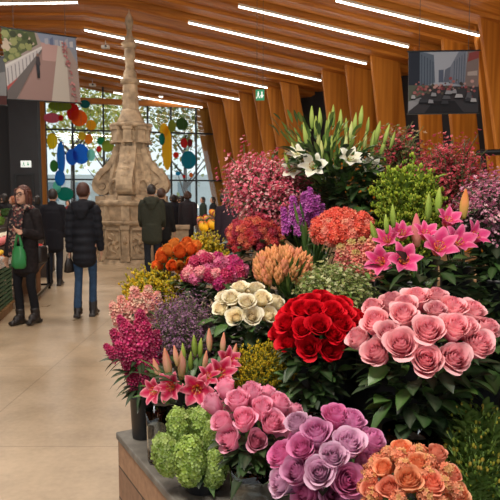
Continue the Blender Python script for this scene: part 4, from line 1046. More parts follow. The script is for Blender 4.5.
# white counter with potted blooms by the glass wall
pc = at_y(69, 200, 13.6)
ct = thing('counter', 'small white counter with potted blooms beyond the person in black coat', 'counter', (pc.x, pc.y, 0))
mb = MB(); mb.box((-.18, -.3, 0), (.3, .3, .86)); obj('cabinet_body', mb.mesh('c', M_CREAM, False), ct)
mb = MB(); mb.box((-.22, -.34, .86), (.34, .34, .9)); bevel(obj('counter_top', mb.mesh('c', M_WHITE, False), ct), .01)
def small_pot(p, col, lb, sc_=1., grp='little potted flowers far off'):
    t = thing('potted_flower', lb, 'potted plant', p, grp)
    mb = MB(); mb.lathe([(.05, 0), (.07, .12), (.075, .13), (.066, .13), (.06, .1)], 14); obj('pot', mb.mesh('p', M_CREAM), t)
    mb = MB()
    for k in range(26):
        d = Vector((R.gauss(0, 1), R.gauss(0, 1), abs(R.gauss(.5, .6)))).normalized(); leaf(mb, Vector((0, 0, .12)), d, .14, .06, jit(rgb(60, 96, 44), .2))
    obj('foliage', mb.mesh('f', M_LEAF), t)
    mb = MB()
    for k in range(22):
        d = Vector((R.gauss(0, 1), R.gauss(0, 1), abs(R.gauss(.6, .6)))).normalized(); mb.ball(Vector((0, 0, .16)) + d * .12, .034, jit(rgb(*col), .15), n=6, k=4)
    obj('blossoms', mb.mesh('b', M_PETAL), t)
for k, (dx, dy, c, cn) in enumerate(((-.1, -.2, (200, 40, 44), 'red'), (.1, -.2, (236, 200, 90), 'yellow'), (.26, -.1, (230, 170, 170), 'pale pink'), (-.08, .12, (150, 60, 120), 'purple'), (.16, .12, (240, 240, 230), 'white'))):
    small_pot((pc.x + dx, pc.y + dy, .9), c, f'{cn} potted flower on small white counter by the glass')

# far right stalls
LC = Loc(at_y(199, 200, 12.7), at_y(196.5, 200, 17.5))
LCw = LC
sf = thing('market_stand', 'wooden stepped market stand with pumpkins and citrus beyond the fountain', 'stand', LC.o, rotz=LC.rot)
mb = MB()
for i, (x0, x1, z) in enumerate(((.0, .4, .86), (.4, .8, 1.06), (.8, 1.3, 1.26))): mb.box((x0, -.6, 0), (x1, 6.2, z))
obj('stepped_top', mb.mesh('s', plain('stand_wood', rgb(92, 66, 44), .6, var=.2, scale=6), False), sf)
W = 'on the far wooden stand'
rows = []
segs = [(-.55, .5, 'apple', Y_PE, 'yellow pumpkin'), (.5, 1.5, 'orange', O_OR, 'orange pumpkin'), (1.5, 2.6, 'lettuce', G_LET, 'cabbage'), (2.6, 3.7, 'apple', P_PK, 'pink melon'), (3.7, 5., 'orange', Y_LE, 'pale squash'), (5, 6.1, 'apple', R_AP, 'red squash')]
for r_ in range(3):
    for i in range(len(segs)):
        y0, y1 = segs[i][0], segs[i][1]; kd = segs[(i + r_ * 2) % len(segs)]
        st_n = ('front', 'middle', 'back')[r_]
        rows += [(kd[2], kd[3], .10, .1 + r_ * .4, y0, y1, .86 + r_ * .2, f'{kd[4]} on the {st_n} step of far wooden stand'), (kd[2], kd[3], .10, .3 + r_ * .4, y0, y1, .90 + r_ * .2, f'{kd[4]} on the {st_n} step of far wooden stand')]
heap(LC, rows, W)
for k in range(3):
    p = at_y((179, 184, 188)[k], 231, 12.2 - k * .2); p.z = .0
    t = thing('carrier_bag', ('white carrier bag nearest the fountain beside grey coat', 'white carrier bag between two others beside grey coat', 'white carrier bag touching the long grey coat')[k], 'bag', p, 'white bags by the far stall')
    mb = MB(); rw = []
    for z, w, d in ((0, .11, .08), (.08, .14, .1), (.25, .13, .08), (.4, .11, .03), (.44, .1, .012)):
        rw.append([mb.vert((w * math.cos(a) * (1 + .06 * math.sin(5 * a + z * 20)), d * math.sin(a), z)) for a in [2 * PI * i / 18 for i in range(18)]])
    for a, b in zip(rw, rw[1:]):
        for i in range(18): mb.face((a[i], a[(i + 1) % 18], b[(i + 1) % 18], b[i]))
    mb.face(rw[0][::-1]); obj('bag_body', mb.mesh('b', M_WHITE), t)
    mb = MB(); mb.tube([(-.06, 0, .43), (-.04, 0, .56), (.04, 0, .56), (.06, 0, .43)], [.01] * 4, 6); obj('bag_handle', mb.mesh('b', M_WHITE), t)
# low stone parapet right of the fountain
pp = at_y(180, 200, 14.4)
t = thing('stone_parapet', 'low cream stone parapet between fountain and grey coat', 'parapet', (pp.x, pp.y, 0), rotz=.1)
mb = MB(); mb.box((-.2, -.15, 0), (.2, .15, .82)); obj('parapet_body', mb.mesh('p', M_STONE, False), t)
mb = MB(); mb.box((-.23, -.19, .82), (.23, .19, .92)); bevel(obj('coping', mb.mesh('p', M_STONE, False), t), .02)

# ================================================================== FLOWER DISPLAY
PC = at_z(118, 432, .55); PC.z = 0                       # far left corner of the stone plinth
pe = at_z(176, 500, .55)
PU = Vector((pe.x - PC.x, pe.y - PC.y, 0)).normalized(); PW = Vector((-PU.y, PU.x, 0))
if PW.x < 0: PW = -PW
def ab(a, b, z=0): return PC + PU * a + PW * b + UP * z
MP = Matrix(((PU.x, PW.x, 0, PC.x), (PU.y, PW.y, 0, PC.y), (0, 0, 1, 0), (0, 0, 0, 1)))
pl = thing('display_plinth', 'brown stone display plinth with worn grey top under the flower buckets', 'plinth', PC)
MPl = Matrix.Translation(-PC) @ MP
def plinth_mat():
    m, N, L, P = new_mat('plinth_blocks')
    tc = N.new('ShaderNodeTexCoord'); br = N.new('ShaderNodeTexBrick'); br.inputs['Scale'].default_value = 1
    br.inputs['Brick Width'].default_value = .62; br.inputs['Row Height'].default_value = .135; br.inputs['Mortar Size'].default_value = .004
    br.inputs['Color1'].default_value = rgb(150, 116, 88); br.inputs['Color2'].default_value = rgb(124, 95, 74); br.inputs['Mortar'].default_value = rgb(60, 48, 40)
    sp = N.new('ShaderNodeSeparateXYZ'); cb = N.new('ShaderNodeCombineXYZ'); ad = N.new('ShaderNodeMath')
    L.new(tc.outputs['Object'], sp.inputs[0]); L.new(sp.outputs['X'], ad.inputs[0]); L.new(sp.outputs['Y'], ad.inputs[1])
    L.new(ad.outputs[0], cb.inputs['X']); L.new(sp.outputs['Z'], cb.inputs['Y']); L.new(cb.outputs[0], br.inputs['Vector'])
    nz = N.new('ShaderNodeTexNoise'); nz.inputs['Scale'].default_value = 30; nz.inputs['Detail'].default_value = 6; L.new(tc.outputs['Object'], nz.inputs['Vector'])
    mm = N.new('ShaderNodeMixRGB'); mm.blend_type = 'OVERLAY'; mm.inputs['Fac'].default_value = .5
    L.new(br.outputs['Color'], mm.inputs['Color1']); L.new(nz.outputs['Fac'], mm.inputs['Color2']); L.new(mm.outputs['Color'], P.inputs['Base Color'])
    P.inputs['Roughness'].default_value = .7; return m
mb = MB(); mb.box((0, 0, 0), (1.9, .72, .52)); obj('block_body', mb.mesh('pl', plinth_mat(), False), pl, M=MPl)
mb = MB(); mb.box((-.008, -.008, .52), (1.9, .72, .55)); bevel(obj('top_slab', mb.mesh('pl', M_PLINTH_TOP, False), pl, M=MPl), .006)
def riser(a0, a1, b0, b1, z, lb):
    o = ab((a0 + a1) / 2, (b0 + b1) / 2)
    t = thing('display_riser', lb, 'riser', o)
    Mr = Matrix.Translation(-o) @ MP
    mb = MB(); mb.box((a0, b0, 0), (a1, b1, z - .03)); obj('riser_body', mb.mesh('r', M_RISER, False), t, M=Mr)
    mb = MB(); mb.box((a0 - .005, b0 - .005, z - .03), (a1 + .005, b1 + .005, z)); obj('riser_top', mb.mesh('r', M_BLACK, False), t, M=Mr)
riser(-.85, 1.9, .735, 1.10, .75, 'dark wooden riser behind the plinth, lower of the two')
riser(-.85, 1.9, 1.115, 1.95, .95, 'dark wooden riser at the back, taller of the two')
riser(-.72, -.02, .36, .72, .60, 'short dark wooden riser under the orange and yellow bunches')

# ---- flower meshes
def rose_mesh(cin, cout, seed, n=32, opening=1., globe=0.):
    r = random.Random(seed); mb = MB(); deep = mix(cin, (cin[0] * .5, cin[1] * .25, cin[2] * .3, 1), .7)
    for k in range(n):
        t = k / (n - 1); a0 = k * GA + r.uniform(-.15, .15)
        rb, rm, rt = .04 + .08 * t, .06 + .34 * t ** .85, .035 + (.37 * opening + .05 * r.uniform(-1, 1)) * t ** 1.15
        if globe: rt = rt * (1 - globe * .5)
        h = (1.02 - .24 * t ** 1.6) * (1 + r.uniform(-.04, .04)); W = (1.45 - .55 * t); z0 = .02
        curl = (.07 + .10 * r.random()) * t ** 1.2 * (1 - globe); pk = .02 + .07 * t * r.random()
        def fn(u, v):
            w = W * (.30 + .70 * min(1., v * 1.7) ** .8)
            vv = v * (1 - .30 * abs(u) ** 3.2)
            rad = rb * (1 - vv) ** 2 + 2 * rm * vv * (1 - vv) * 1.15 + rt * vv * vv
            z = z0 + h * vv + pk * vv * (1 - abs(u)) ** 1.5 * .8
            if vv > .74:
                q = (vv - .74) / .26; rad += curl * q * q; z -= curl * .55 * q ** 3
            rad += .025 * t * math.cos(3 * u + k)
            a = a0 + u * w
            return Vector((rad * math.cos(a), rad * math.sin(a), z))
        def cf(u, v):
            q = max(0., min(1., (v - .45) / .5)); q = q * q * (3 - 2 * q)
            c = mix(mix(cin, deep, .40 * (1 - t) ** 1.5), cout, q * (.30 + .70 * min(1, t * 1.2)))  # petal pigment, with shade of the deep centre also put into the colour
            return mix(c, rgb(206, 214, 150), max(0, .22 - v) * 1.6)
        mb.grid(fn, 8, 7, cf)
    return mb.mesh('rose', M_PETAL)
def calyx_mesh():
    mb = MB(); g = rgb(70, 104, 48)
    mb.ball((0, 0, .0), (.1, .1, .1), g, n=8, k=6)
    for k in range(5):
        a = k * 2 * PI / 5
        leaf(mb, Vector((.06 * math.cos(a), .06 * math.sin(a), .02)), Vector((math.cos(a), math.sin(a), .25)), .42, .12, g, R, .3, .3)
    return mb.mesh('calyx', M_LEAF)
ME_CALYX = calyx_mesh()
mb = MB(); mb.tube([(0, 0, 0), (0, 0, -1)], [1, 1], 6, cap=False); ME_STEM = mb.mesh('stem', M_STEM)
def lily_mesh(cmid, cedge, cbase, seed, opening=1.0):
    r = random.Random(seed); mb = MB()
    for k in range(6):
        a0 = k * PI / 3 + r.uniform(-.06, .06); wide = .29 if k % 2 else .21; ln = 1.05 * (1 + r.uniform(-.05, .05))
        # integrate the petal's path
        path = [(0.03, 0.)]; ang = .22; N = 10
        for i in range(N):
            v = i / N; ang = .22 + (1.15 * opening) * v ** 1.1 + (1.2 if v > .7 else 0) * (v - .7)
            path.append((path[-1][0] + math.sin(ang) * ln / N, path[-1][1] + math.cos(ang) * ln / N))
        tw = r.uniform(-.15, .15)
        def fn(u, v):
            f = v * N; i = min(N - 1, int(f)); f -= i
            rad = path[i][0] * (1 - f) + path[i + 1][0] * f; z = path[i][1] * (1 - f) + path[i + 1][1] * f
            w = wide * max(.03, math.sin(PI * (.06 + .92 * v)) ** .75)
            o = (1 - abs(u)) * -.0 + abs(u) ** 1.5 * .06 * (1 - v) + .02 * math.sin(v * 9 + u * 2)
            x = rad - o; y = u * w
            return Vector((x * math.cos(a0 + tw * v) - y * math.sin(a0 + tw * v), x * math.sin(a0 + tw * v) + y * math.cos(a0 + tw * v), z + o * .6))
        def cf(u, v):
            c = mix(cmid, cedge, min(1, abs(u) ** 2.4))
            c = mix(c, cedge, max(0, v - .75) * 1.5)
            return mix(cbase, c, min(1, v * 2.6))
        mb.grid(fn, 4, 12, cf)
    return mb.mesh('lily', M_PETAL)
def stamen_mesh(cf_, ca):
    mb = MB()
    for k in range(6):
        a = k * PI / 3 + .4; d = Vector((math.cos(a), math.sin(a), 0))
        mb.tube([d * .02, d * .08 + UP * .35, d * .17 + UP * .55], [.012, .01, .008], 5, c=cf_)
        p = d * .17 + UP * .56; s = d.cross(UP)
        mb.tube([p - s * .055, p, p + s * .055], [.014, .02, .014], 6, c=ca)
    mb.tube([(0, 0, .02), (0, 0, .4), (.02, 0, .66)], [.018, .014, .014], 6, c=rgb(190, 200, 120)); mb.ball((.02, 0, .67), .032, rgb(150, 110, 90), n=6, k=4)
    return mb.mesh('stamens', M_ATTR)
def bud_mesh(ctip, cmid, cbase, seed, slim=.13):
    mb = MB(); n = 12; rows = []
    for i in range(13):
        v = i / 12; rr = slim * (math.sin(PI * (.10 + .87 * v)) ** .8) * (1.15 - .25 * v)
        row = []
        for j in range(n):
            a = 2 * PI * j / n; q = rr * (1 + .13 * math.cos(3 * a + .3))
            c = mix(cbase, cmid, min(1, v * 1.8)) if v < .6 else mix(cmid, ctip, (v - .6) / .4)
            c = mix(c, rgb(150, 176, 90), .35 * max(0, math.cos(3 * a)) ** 4)
            row.append(mb.vert((q * math.cos(a) + .03 * v * v, q * math.sin(a), v), c))
        rows.append(row)
    for a, b in zip(rows, rows[1:]):
        for j in range(n): mb.face((a[j], a[(j + 1) % n], b[(j + 1) % n], b[j]))
    mb.face(rows[-1]); mb.face(rows[0][::-1])
    return mb.mesh('bud', M_PETAL)
def floret(mb, p, n, s, col, k=5, ruff=.0, r=R, cup=.35, centre=None):
    n = n.normalized(); x = n.orthogonal().normalized(); y = n.cross(x)
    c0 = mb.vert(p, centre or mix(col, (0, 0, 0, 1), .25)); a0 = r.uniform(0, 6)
    for i in range(k):
        a = a0 + 2 * PI * i / k; da = PI / k * .85
        def at(an, rad, h): return p + (x * math.cos(an) + y * math.sin(an)) * (rad * s) + n * (h * s)
        z = r.uniform(-.1, .1) + ruff * r.uniform(-.4, .4)
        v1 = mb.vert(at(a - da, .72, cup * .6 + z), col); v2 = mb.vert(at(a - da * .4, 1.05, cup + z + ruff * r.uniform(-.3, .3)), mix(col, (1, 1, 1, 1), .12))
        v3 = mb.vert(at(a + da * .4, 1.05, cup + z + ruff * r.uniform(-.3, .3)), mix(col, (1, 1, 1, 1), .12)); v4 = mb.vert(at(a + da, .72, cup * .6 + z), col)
        mb.face((c0, v1, v2, v3, v4))
def head_mesh(cols, seed, n=90, el=(1, 1, 1), fs=.24, k=5, ruff=.3, zmin=-.85, core=None, cup=.35):
    r = random.Random(seed); mb = MB()
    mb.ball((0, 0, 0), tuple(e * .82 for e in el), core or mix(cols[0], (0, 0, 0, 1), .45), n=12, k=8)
    for i in range(n):
        z = 1 - (1 - zmin) * (i + .5) / n; q = math.sqrt(max(0, 1 - z * z)); a = i * GA
        d = Vector((q * math.cos(a), q * math.sin(a), z))
        p = Vector((d.x * el[0], d.y * el[1], d.z * el[2])) * r.uniform(.9, 1.04)
        nn = Vector((d.x / el[0], d.y / el[1], d.z / el[2])).normalized() + Vector((r.gauss(0, .25), r.gauss(0, .25), r.gauss(0, .25)))
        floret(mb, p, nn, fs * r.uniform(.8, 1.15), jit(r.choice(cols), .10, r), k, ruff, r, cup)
    return mb.mesh('head', M_PETAL)
def spike_mesh(cols, seed, n=70, rad=.2, fs=.12, ruff=.3, tipcol=None, k=5, taper=.75):
    r = random.Random(seed); mb = MB()
    mb.tube([(0, 0, -.1), (0, 0, .5), (0, 0, .97)], [rad * .5, rad * .5, rad * .12], 8, c=mix(cols[0], rgb(60, 80, 40), .5))
    for i in range(n):
        v = (i + .5) / n; a = i * GA; rr = rad * (1 - taper * v ** 1.8)
        d = Vector((math.cos(a), math.sin(a), .35 + v * .8))
        c = jit(r.choice(cols), .12, r)
        if tipcol and v > .75: c = mix(c, tipcol, (v - .75) / .25)
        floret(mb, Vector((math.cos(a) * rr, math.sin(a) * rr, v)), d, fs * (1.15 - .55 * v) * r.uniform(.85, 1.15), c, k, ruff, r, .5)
    return mb.mesh('spike', M_PETAL)
def budspike_mesh(c0, c1, seed):
    """closed pointed buds overlapping up a stalk"""
    r = random.Random(seed); mb = MB()
    mb.tube([(0, 0, -.25), (0, 0, .6)], [.03, .02], 6, c=rgb(120, 140, 70))
    for i in range(11):
        v = i / 11; a = i * GA; lean = .42 * (1 - v) + .05
        d = Vector((math.cos(a) * lean, math.sin(a) * lean, 1)).normalized(); p = Vector((math.cos(a) * .05, math.sin(a) * .05, v * .55)); L = .42 - .08 * v
        x = d.orthogonal().normalized(); y = d.cross(x); rows = []
        for q, w in ((0, .03), (.25, .085), (.55, .09), (.8, .055), (1, .008)):
            rows.append([mb.vert(p + d * (L * q) + (x * math.cos(b) + y * math.sin(b)) * w, mix(c1, c0, q) if q < .85 else mix(c0, rgb(226, 190, 120), .5)) for b in [PI * j / 3 for j in range(6)]])
        for a_, b_ in zip(rows, rows[1:]):
            for j in range(6): mb.face((a_[j], a_[(j + 1) % 6], b_[(j + 1) % 6], b_[j]))
    return mb.mesh('budspike', M_PETAL)
def spray_meshes(cols, seed, n=46, bs=.035, spread=.20, low=.55, leafcol=None, nleaf=10, lsize=.12, plume=False):
    """a branching stalk of unit length and its tiny blossoms"""
    r = random.Random(seed); st = MB(); bl = MB()
    g = leafcol or rgb(70, 96, 50)
    st.tube([(0, 0, 0), (.01, 0, .5), (0, 0, .95)], [.012, .009, .004], 5, c=g)
    tips = []
    nb = 9
    for b in range(nb):
        z0 = low + (.95 - low) * (b / nb) * .9; a = b * GA; L = spread * r.uniform(.7, 1.2) * (1.2 - .5 * b / nb)
        e = Vector((math.cos(a) * L, math.sin(a) * L, z0 + L * r.uniform(.5, 1.1)))
        st.tube([(0, 0, z0), e], [.006, .003], 4, c=g, cap=False); tips.append((Vector((0, 0, z0)), e))
    tips.append((Vector((0, 0, .7)), Vector((0, 0, 1.0))))
    for i in range(n):
        s0, e = tips[i % len(tips)]; f = r.uniform(.35, 1.08)
        p = s0.lerp(e, f) + Vector((r.gauss(0, 1), r.gauss(0, 1), r.gauss(0, 1))) * (.012 if plume else .03)
        c = jit(r.choice(cols), .15, r); s = bs * r.uniform(.7, 1.2)
        if plume: bl.ball(p, (s * .7, s * .7, s * 1.1), c, n=5, k=4)
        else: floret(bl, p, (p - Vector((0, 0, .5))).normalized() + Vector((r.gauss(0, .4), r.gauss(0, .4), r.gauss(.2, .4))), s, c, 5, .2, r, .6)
    for i in range(nleaf):
        z = r.uniform(.25, .9); a = r.uniform(0, 6.3); leaf(st, Vector((0, 0, z)), Vector((math.cos(a), math.sin(a), .8)), lsize * r.uniform(.7, 1.2), lsize * .35, jit(g, .2, r), r)
    return st.mesh('spray', M_LEAF), bl.mesh('blossoms', M_PETAL)

# ---- assembling a bunch
DG = [rgb(36, 64, 26), rgb(28, 54, 26), rgb(48, 80, 32), rgb(22, 42, 20)]
MG_ = [rgb(64, 100, 40), rgb(50, 86, 36), rgb(86, 120, 48)]
class Bunch:
    def __init__(s, name, label, cat, cx, cy, hw, hh, d, base, tier, vessel=None, vh=.24, vr=.075, vlabel=None, K=1.15, deep=1.0):
        s.Y = d * K; s.C = at_y(cx, cy, s.Y); k = s.Y / F; s.k = k
        s.rx, s.rz = hw * k, hh * k; s.ry = s.rx * deep
        bp = ab(base[0], base[1], tier) if base else Vector((s.C.x, s.C.y, tier))
        s.B = bp; s.vh, s.vr = vh, vr
        s.root = thing(name, label, cat, bp + UP * .012)
        s.O = s.root.location.copy()
        if vessel: make_vessel(vessel, bp, vr, vh, vlabel)
    def surf(s, x, y, inset=0.):
        """where the picture ray meets the bunch's dome"""
        r = ray(x, y); rx, ry, rz = max(.01, s.rx - inset), max(.01, s.ry - inset), max(.01, s.rz - inset)
        o = CAM - s.C; a = Vector((o.x / rx, o.y / ry, o.z / rz)); d = Vector((r.x / rx, r.y / ry, r.z / rz))
        A, Bq, Cq = d.dot(d), 2 * a.dot(d), a.dot(a) - 1; D = Bq * Bq - 4 * A * Cq
        t = (-Bq - math.sqrt(D)) / (2 * A) if D > 0 else -Bq / (2 * A)
        p = CAM + r * t; q = p - s.C
        return p, Vector((q.x / rx ** 2, q.y / ry ** 2, q.z / rz ** 2)).normalized()
    def dome(s, n, inset=0., zmin=-.3, avoid=(), gap=0.):
        out = []; rx, ry, rz = max(.01, s.rx - inset), max(.01, s.ry - inset), max(.01, s.rz - inset)
        for i in range(n):
            z = 1 - (1 - zmin) * (i + .5) / n; q = math.sqrt(max(0, 1 - z * z)); a = i * GA + .7
            p = s.C + Vector((q * math.cos(a) * rx, q * math.sin(a) * ry, z * rz))
            if any((p - w).length < gap for w in avoid): continue
            out.append((p, Vector((q * math.cos(a) / rx, q * math.sin(a) / ry, z / rz)).normalized()))
        return out
    def put(s, me, name, p, d, size, spin=None):
        return obj(name, me, s.root, M=frame(p - s.O, d, R.uniform(0, 6) if spin is None else spin, size))
    def stem(s, o, p, d, r=.0032, start=0.):
        """stalk from the flower down into the vessel"""
        tgt = s.B + Vector((R.uniform(-.5, .5) * s.vr, R.uniform(-.5, .5) * s.vr, .04))
        v = p - tgt; L = v.length
        M = frame(p - s.O - v.normalized() * start, v) @ Matrix.Diagonal((r, r, L - start, 1))
        st = obj('stem', ME_STEM, o); st.matrix_local = o.matrix_local.inverted() @ M
    def leaves(s, n, L=.07, W=.035, cols=DG, lo=.35, hi=1.0, spread=1.0, droop=.35, up=.3, name='foliage'):
        mb = MB(); nk = s.B + UP * s.vh
        for i in range(n):
            f = R.uniform(lo, hi); a = R.uniform(0, 2 * PI); q = math.sqrt(R.random())
            c = nk.lerp(s.C, f) - UP * (s.rz * .1)
            rr = s.vr * .6 + (max(s.rx, .05) - s.vr * .6) * min(1, f) * spread
            p = c + Vector((math.cos(a) * rr * q, math.sin(a) * rr * q * s.ry / s.rx, 0))
            d = Vector((math.cos(a), math.sin(a), up + R.gauss(0, .35)))
            leaf(mb, p - s.O, d, L * R.uniform(.7, 1.25), W * R.uniform(.8, 1.2), jit(R.choice(cols), .2), R, droop)
        return obj(name, mb.mesh('foliage', M_LEAF), s.root)
    def sprays(s, meshes, n, zmin=-.35, lo=None, rad=(.8, 1.05), up=.0):
        nk = s.B + UP * s.vh * .9
        if lo is not None: nk = nk.lerp(s.C - UP * s.rz, lo)
        for i in range(n):
            z = 1 - (1 - zmin) * (i + .5) / n; q = math.sqrt(max(0, 1 - z * z)); a = i * GA
            p = s.C + Vector((q * math.cos(a) * s.rx, q * math.sin(a) * s.ry, z * s.rz)) * 1.0
            p = s.C + (p - s.C) * R.uniform(*rad); v = p - nk
            m = meshes[i % len(meshes)]
            o = s.put(m[0], 'flower_spray', nk, v + UP * up, v.length)
            b = obj('blossoms', m[1], o)
    def stalks(s, n=9):
        mb = MB(); nk = s.B + UP * s.vh
        for i in range(n):
            a = R.uniform(0, 6.3); r0 = s.vr * .55 * math.sqrt(R.random())
            lo = s.B + Vector((math.cos(a) * r0, math.sin(a) * r0, .04)); hi = nk.lerp(s.C, .5) + Vector((math.cos(a), math.sin(a), 0)) * s.rx * .3
            mb.tube([lo - s.O, nk + Vector((math.cos(a) * r0, math.sin(a) * r0, 0)) - s.O, hi - s.O], [.004] * 3, 6)
        obj('stems', mb.mesh('stems', M_STEM), s.root)
def make_vessel(kind, p, r, h, label):
    if kind == 'bucket':
        t = thing('flower_bucket', label, 'bucket', p)
        mb = MB(); mb.lathe([(r * .0, .002), (r * .80, .002), (r * .82, .006), (r * .97, h - .02), (r * 1.0, h - .018), (r * 1.05, h - .012), (r * 1.05, h), (r * .98, h), (r * .95, h - .02), (r * .8, .02), (0, .02)], 28, cap=False)
        obj('bucket_shell', mb.mesh('bucket', M_BLACK), t)
    else:
        t = thing('glass_vase', label, 'vase', p)
        prof = [(r * .2, .0), (r * .78, .0), (r * .84, .01), (r * .88, h * .3), (r * .92, h * .7), (r * 1.0, h), (r * .95, h), (r * .87, h * .7), (r * .83, h * .3), (r * .76, .02), (r * .2, .018)]
        mb = MB(); mb.lathe(prof, 28, cap=True); obj('glass_body', mb.mesh('vase', M_GLASS), t)
    return t
def roses(B, meshes, pts, size, name='rose', up=.35, face=.0):
    for i, (p, n, s_) in enumerate(pts):
        ax = (p - (B.B + UP * B.vh)).normalized()
        d = (n * .55 + ax * .45 + UP * up * .4).normalized()
        if face: d = (d + (CAM - p).normalized() * face).normalized()
        sz = size * s_
        p0 = p - d * (sz * .5)
        o = B.put(meshes[i % len(meshes)], name, p0, d, sz)
        obj('calyx', ME_CALYX, o); B.stem(o, p0, d)
def px_pts(B, lst, inset):
    return [(*B.surf(x[0], x[1], inset), (x[2] if len(x) > 2 else 1.)) for x in lst]

# -------- large pink roses
A = 'bouquet'
b = Bunch('rose_bouquet', 'largest bouquet of pale pink roses in glass vase above the orange roses', A, 422, 342, 70, 47, 1.6, (1.08, .60), .55, 'glass', .27, .085, 'glass vase holding the largest pale pink rose bouquet')
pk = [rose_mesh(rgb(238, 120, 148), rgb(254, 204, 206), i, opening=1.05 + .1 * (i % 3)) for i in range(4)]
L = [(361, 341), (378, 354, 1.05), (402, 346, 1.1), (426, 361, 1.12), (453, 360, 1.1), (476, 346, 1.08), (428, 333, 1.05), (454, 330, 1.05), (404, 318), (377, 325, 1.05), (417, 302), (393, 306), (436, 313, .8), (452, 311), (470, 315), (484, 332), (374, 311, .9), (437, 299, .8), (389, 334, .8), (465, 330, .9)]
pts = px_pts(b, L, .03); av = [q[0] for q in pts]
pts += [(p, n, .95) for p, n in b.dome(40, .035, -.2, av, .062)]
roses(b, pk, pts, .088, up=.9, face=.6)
b.leaves(170, .085, .052, DG + MG_[:1], .1, .95, .95)
# -------- front pink roses
b = Bunch('rose_bouquet', 'bouquet of bright pink roses in glass vase beside the green snowball heads', A, 253, 419, 46, 34, 1.6, (.86, .17), .55, 'glass', .17, .075, 'glass vase holding the bright pink roses')
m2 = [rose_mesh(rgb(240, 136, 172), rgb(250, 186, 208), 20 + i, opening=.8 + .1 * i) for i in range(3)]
L = [(214, 406), (227, 391), (238, 403), (252, 396), (224, 424), (231, 440, 1.05), (244, 421, 1.1), (262, 410), (272, 424, 1.05), (257, 441), (278, 406), (292, 414, .9), (284, 433)]
pts = px_pts(b, L, .025); av = [q[0] for q in pts]; pts += [(p, n, .95) for p, n in b.dome(22, .03, -.1, av, .06)]
roses(b, m2, pts, .080, up=.9, face=.3)
b.leaves(90, .07, .035, DG, .0, .8, .8)
# -------- lavender roses
b = Bunch('rose_bouquet', 'bouquet of lavender and mauve roses between the bright pink and orange ones', A, 326, 460, 52, 44, 1.38, (1.17, .24), .55, 'bucket', .12, .07, 'black bucket under the lavender roses')
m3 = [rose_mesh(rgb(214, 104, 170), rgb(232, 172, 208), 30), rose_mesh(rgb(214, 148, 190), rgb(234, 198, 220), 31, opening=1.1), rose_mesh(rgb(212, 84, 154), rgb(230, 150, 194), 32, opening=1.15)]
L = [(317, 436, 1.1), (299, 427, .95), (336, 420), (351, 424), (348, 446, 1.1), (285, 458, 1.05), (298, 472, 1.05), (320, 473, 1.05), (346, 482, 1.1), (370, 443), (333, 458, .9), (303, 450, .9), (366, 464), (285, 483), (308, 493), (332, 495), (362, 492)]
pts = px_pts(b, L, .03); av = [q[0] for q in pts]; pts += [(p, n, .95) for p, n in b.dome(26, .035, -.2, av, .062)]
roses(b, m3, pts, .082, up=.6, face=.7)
b.leaves(90, .07, .035, DG, .0, .8, .9)
# -------- orange roses at the bottom edge
b = Bunch('rose_bouquet', 'bouquet of orange and peach roses cut by the bottom picture edge', A, 412, 494, 54, 48, 1.25, (1.42, .33), .55, 'bucket', .12, .065, 'black bucket under the orange and peach roses')
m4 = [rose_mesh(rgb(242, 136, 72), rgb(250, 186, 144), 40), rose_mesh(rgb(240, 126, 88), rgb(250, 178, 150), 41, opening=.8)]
L = [(402, 453), (436, 458), (409, 482, 1.1), (431, 486, 1.1), (418, 466, .9), (449, 478), (384, 470, .8), (390, 490), (455, 496), (374, 492)]
pts = px_pts(b, L, .025); av = [q[0] for q in pts]; pts += [(p, n, .9) for p, n in b.dome(16, .03, -.1, av, .06)]
roses(b, m4, pts, .066, up=.7, face=.6)
hd = [head_mesh([rgb(238, 142, 104), rgb(240, 160, 120), rgb(216, 164, 104)], 44 + i, 34, fs=.42, ruff=.4) for i in range(2)]
for p, n in b.dome(46, .012, -.15, av, .026):
    o = b.put(hd[R.randrange(2)], 'peach_floret_cluster', p, n, .017); b.stem(o, p, n, .002)
b.leaves(60, .05, .025, DG + MG_, .0, .8, .9)
# -------- red roses
b = Bunch('rose_bouquet', 'dome bouquet of deep red roses in glass vase at the middle of the display', A, 319, 330, 45, 37, 1.85, (.71, .46), .55, 'glass', .26, .085, 'glass vase full of leaves under the red roses')
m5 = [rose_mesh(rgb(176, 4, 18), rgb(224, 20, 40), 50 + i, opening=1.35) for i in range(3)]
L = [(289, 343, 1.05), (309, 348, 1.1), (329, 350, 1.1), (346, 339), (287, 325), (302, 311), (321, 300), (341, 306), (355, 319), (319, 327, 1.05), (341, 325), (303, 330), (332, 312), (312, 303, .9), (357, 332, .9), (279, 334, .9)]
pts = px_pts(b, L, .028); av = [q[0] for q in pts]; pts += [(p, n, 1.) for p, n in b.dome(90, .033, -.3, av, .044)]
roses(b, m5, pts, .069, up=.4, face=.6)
b.leaves(150, .07, .036, DG, .0, .9, .9)
# -------- cream roses
b = Bunch('rose_bouquet', 'low bouquet of cream white roses left of the red ones', A, 247, 308, 36, 24, 2.15, (.30, .45), .55, 'bucket', .24, .075, 'black bucket under the cream white roses')
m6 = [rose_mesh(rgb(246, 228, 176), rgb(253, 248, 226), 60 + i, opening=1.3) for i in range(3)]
L = [(222, 310), (236, 318, 1.05), (252, 317, 1.05), (268, 316), (275, 304), (232, 300), (247, 304), (262, 300), (240, 290), (256, 291), (226, 300, .9)]
pts = px_pts(b, L, .03); av = [q[0] for q in pts]; pts += [(p, n, 1.) for p, n in b.dome(32, .035, -.1, av, .06)]
roses(b, m6, pts, .07, up=.5, face=.5)
b.leaves(150, .085, .05, DG + MG_[:1], .1, .9, 1.0)
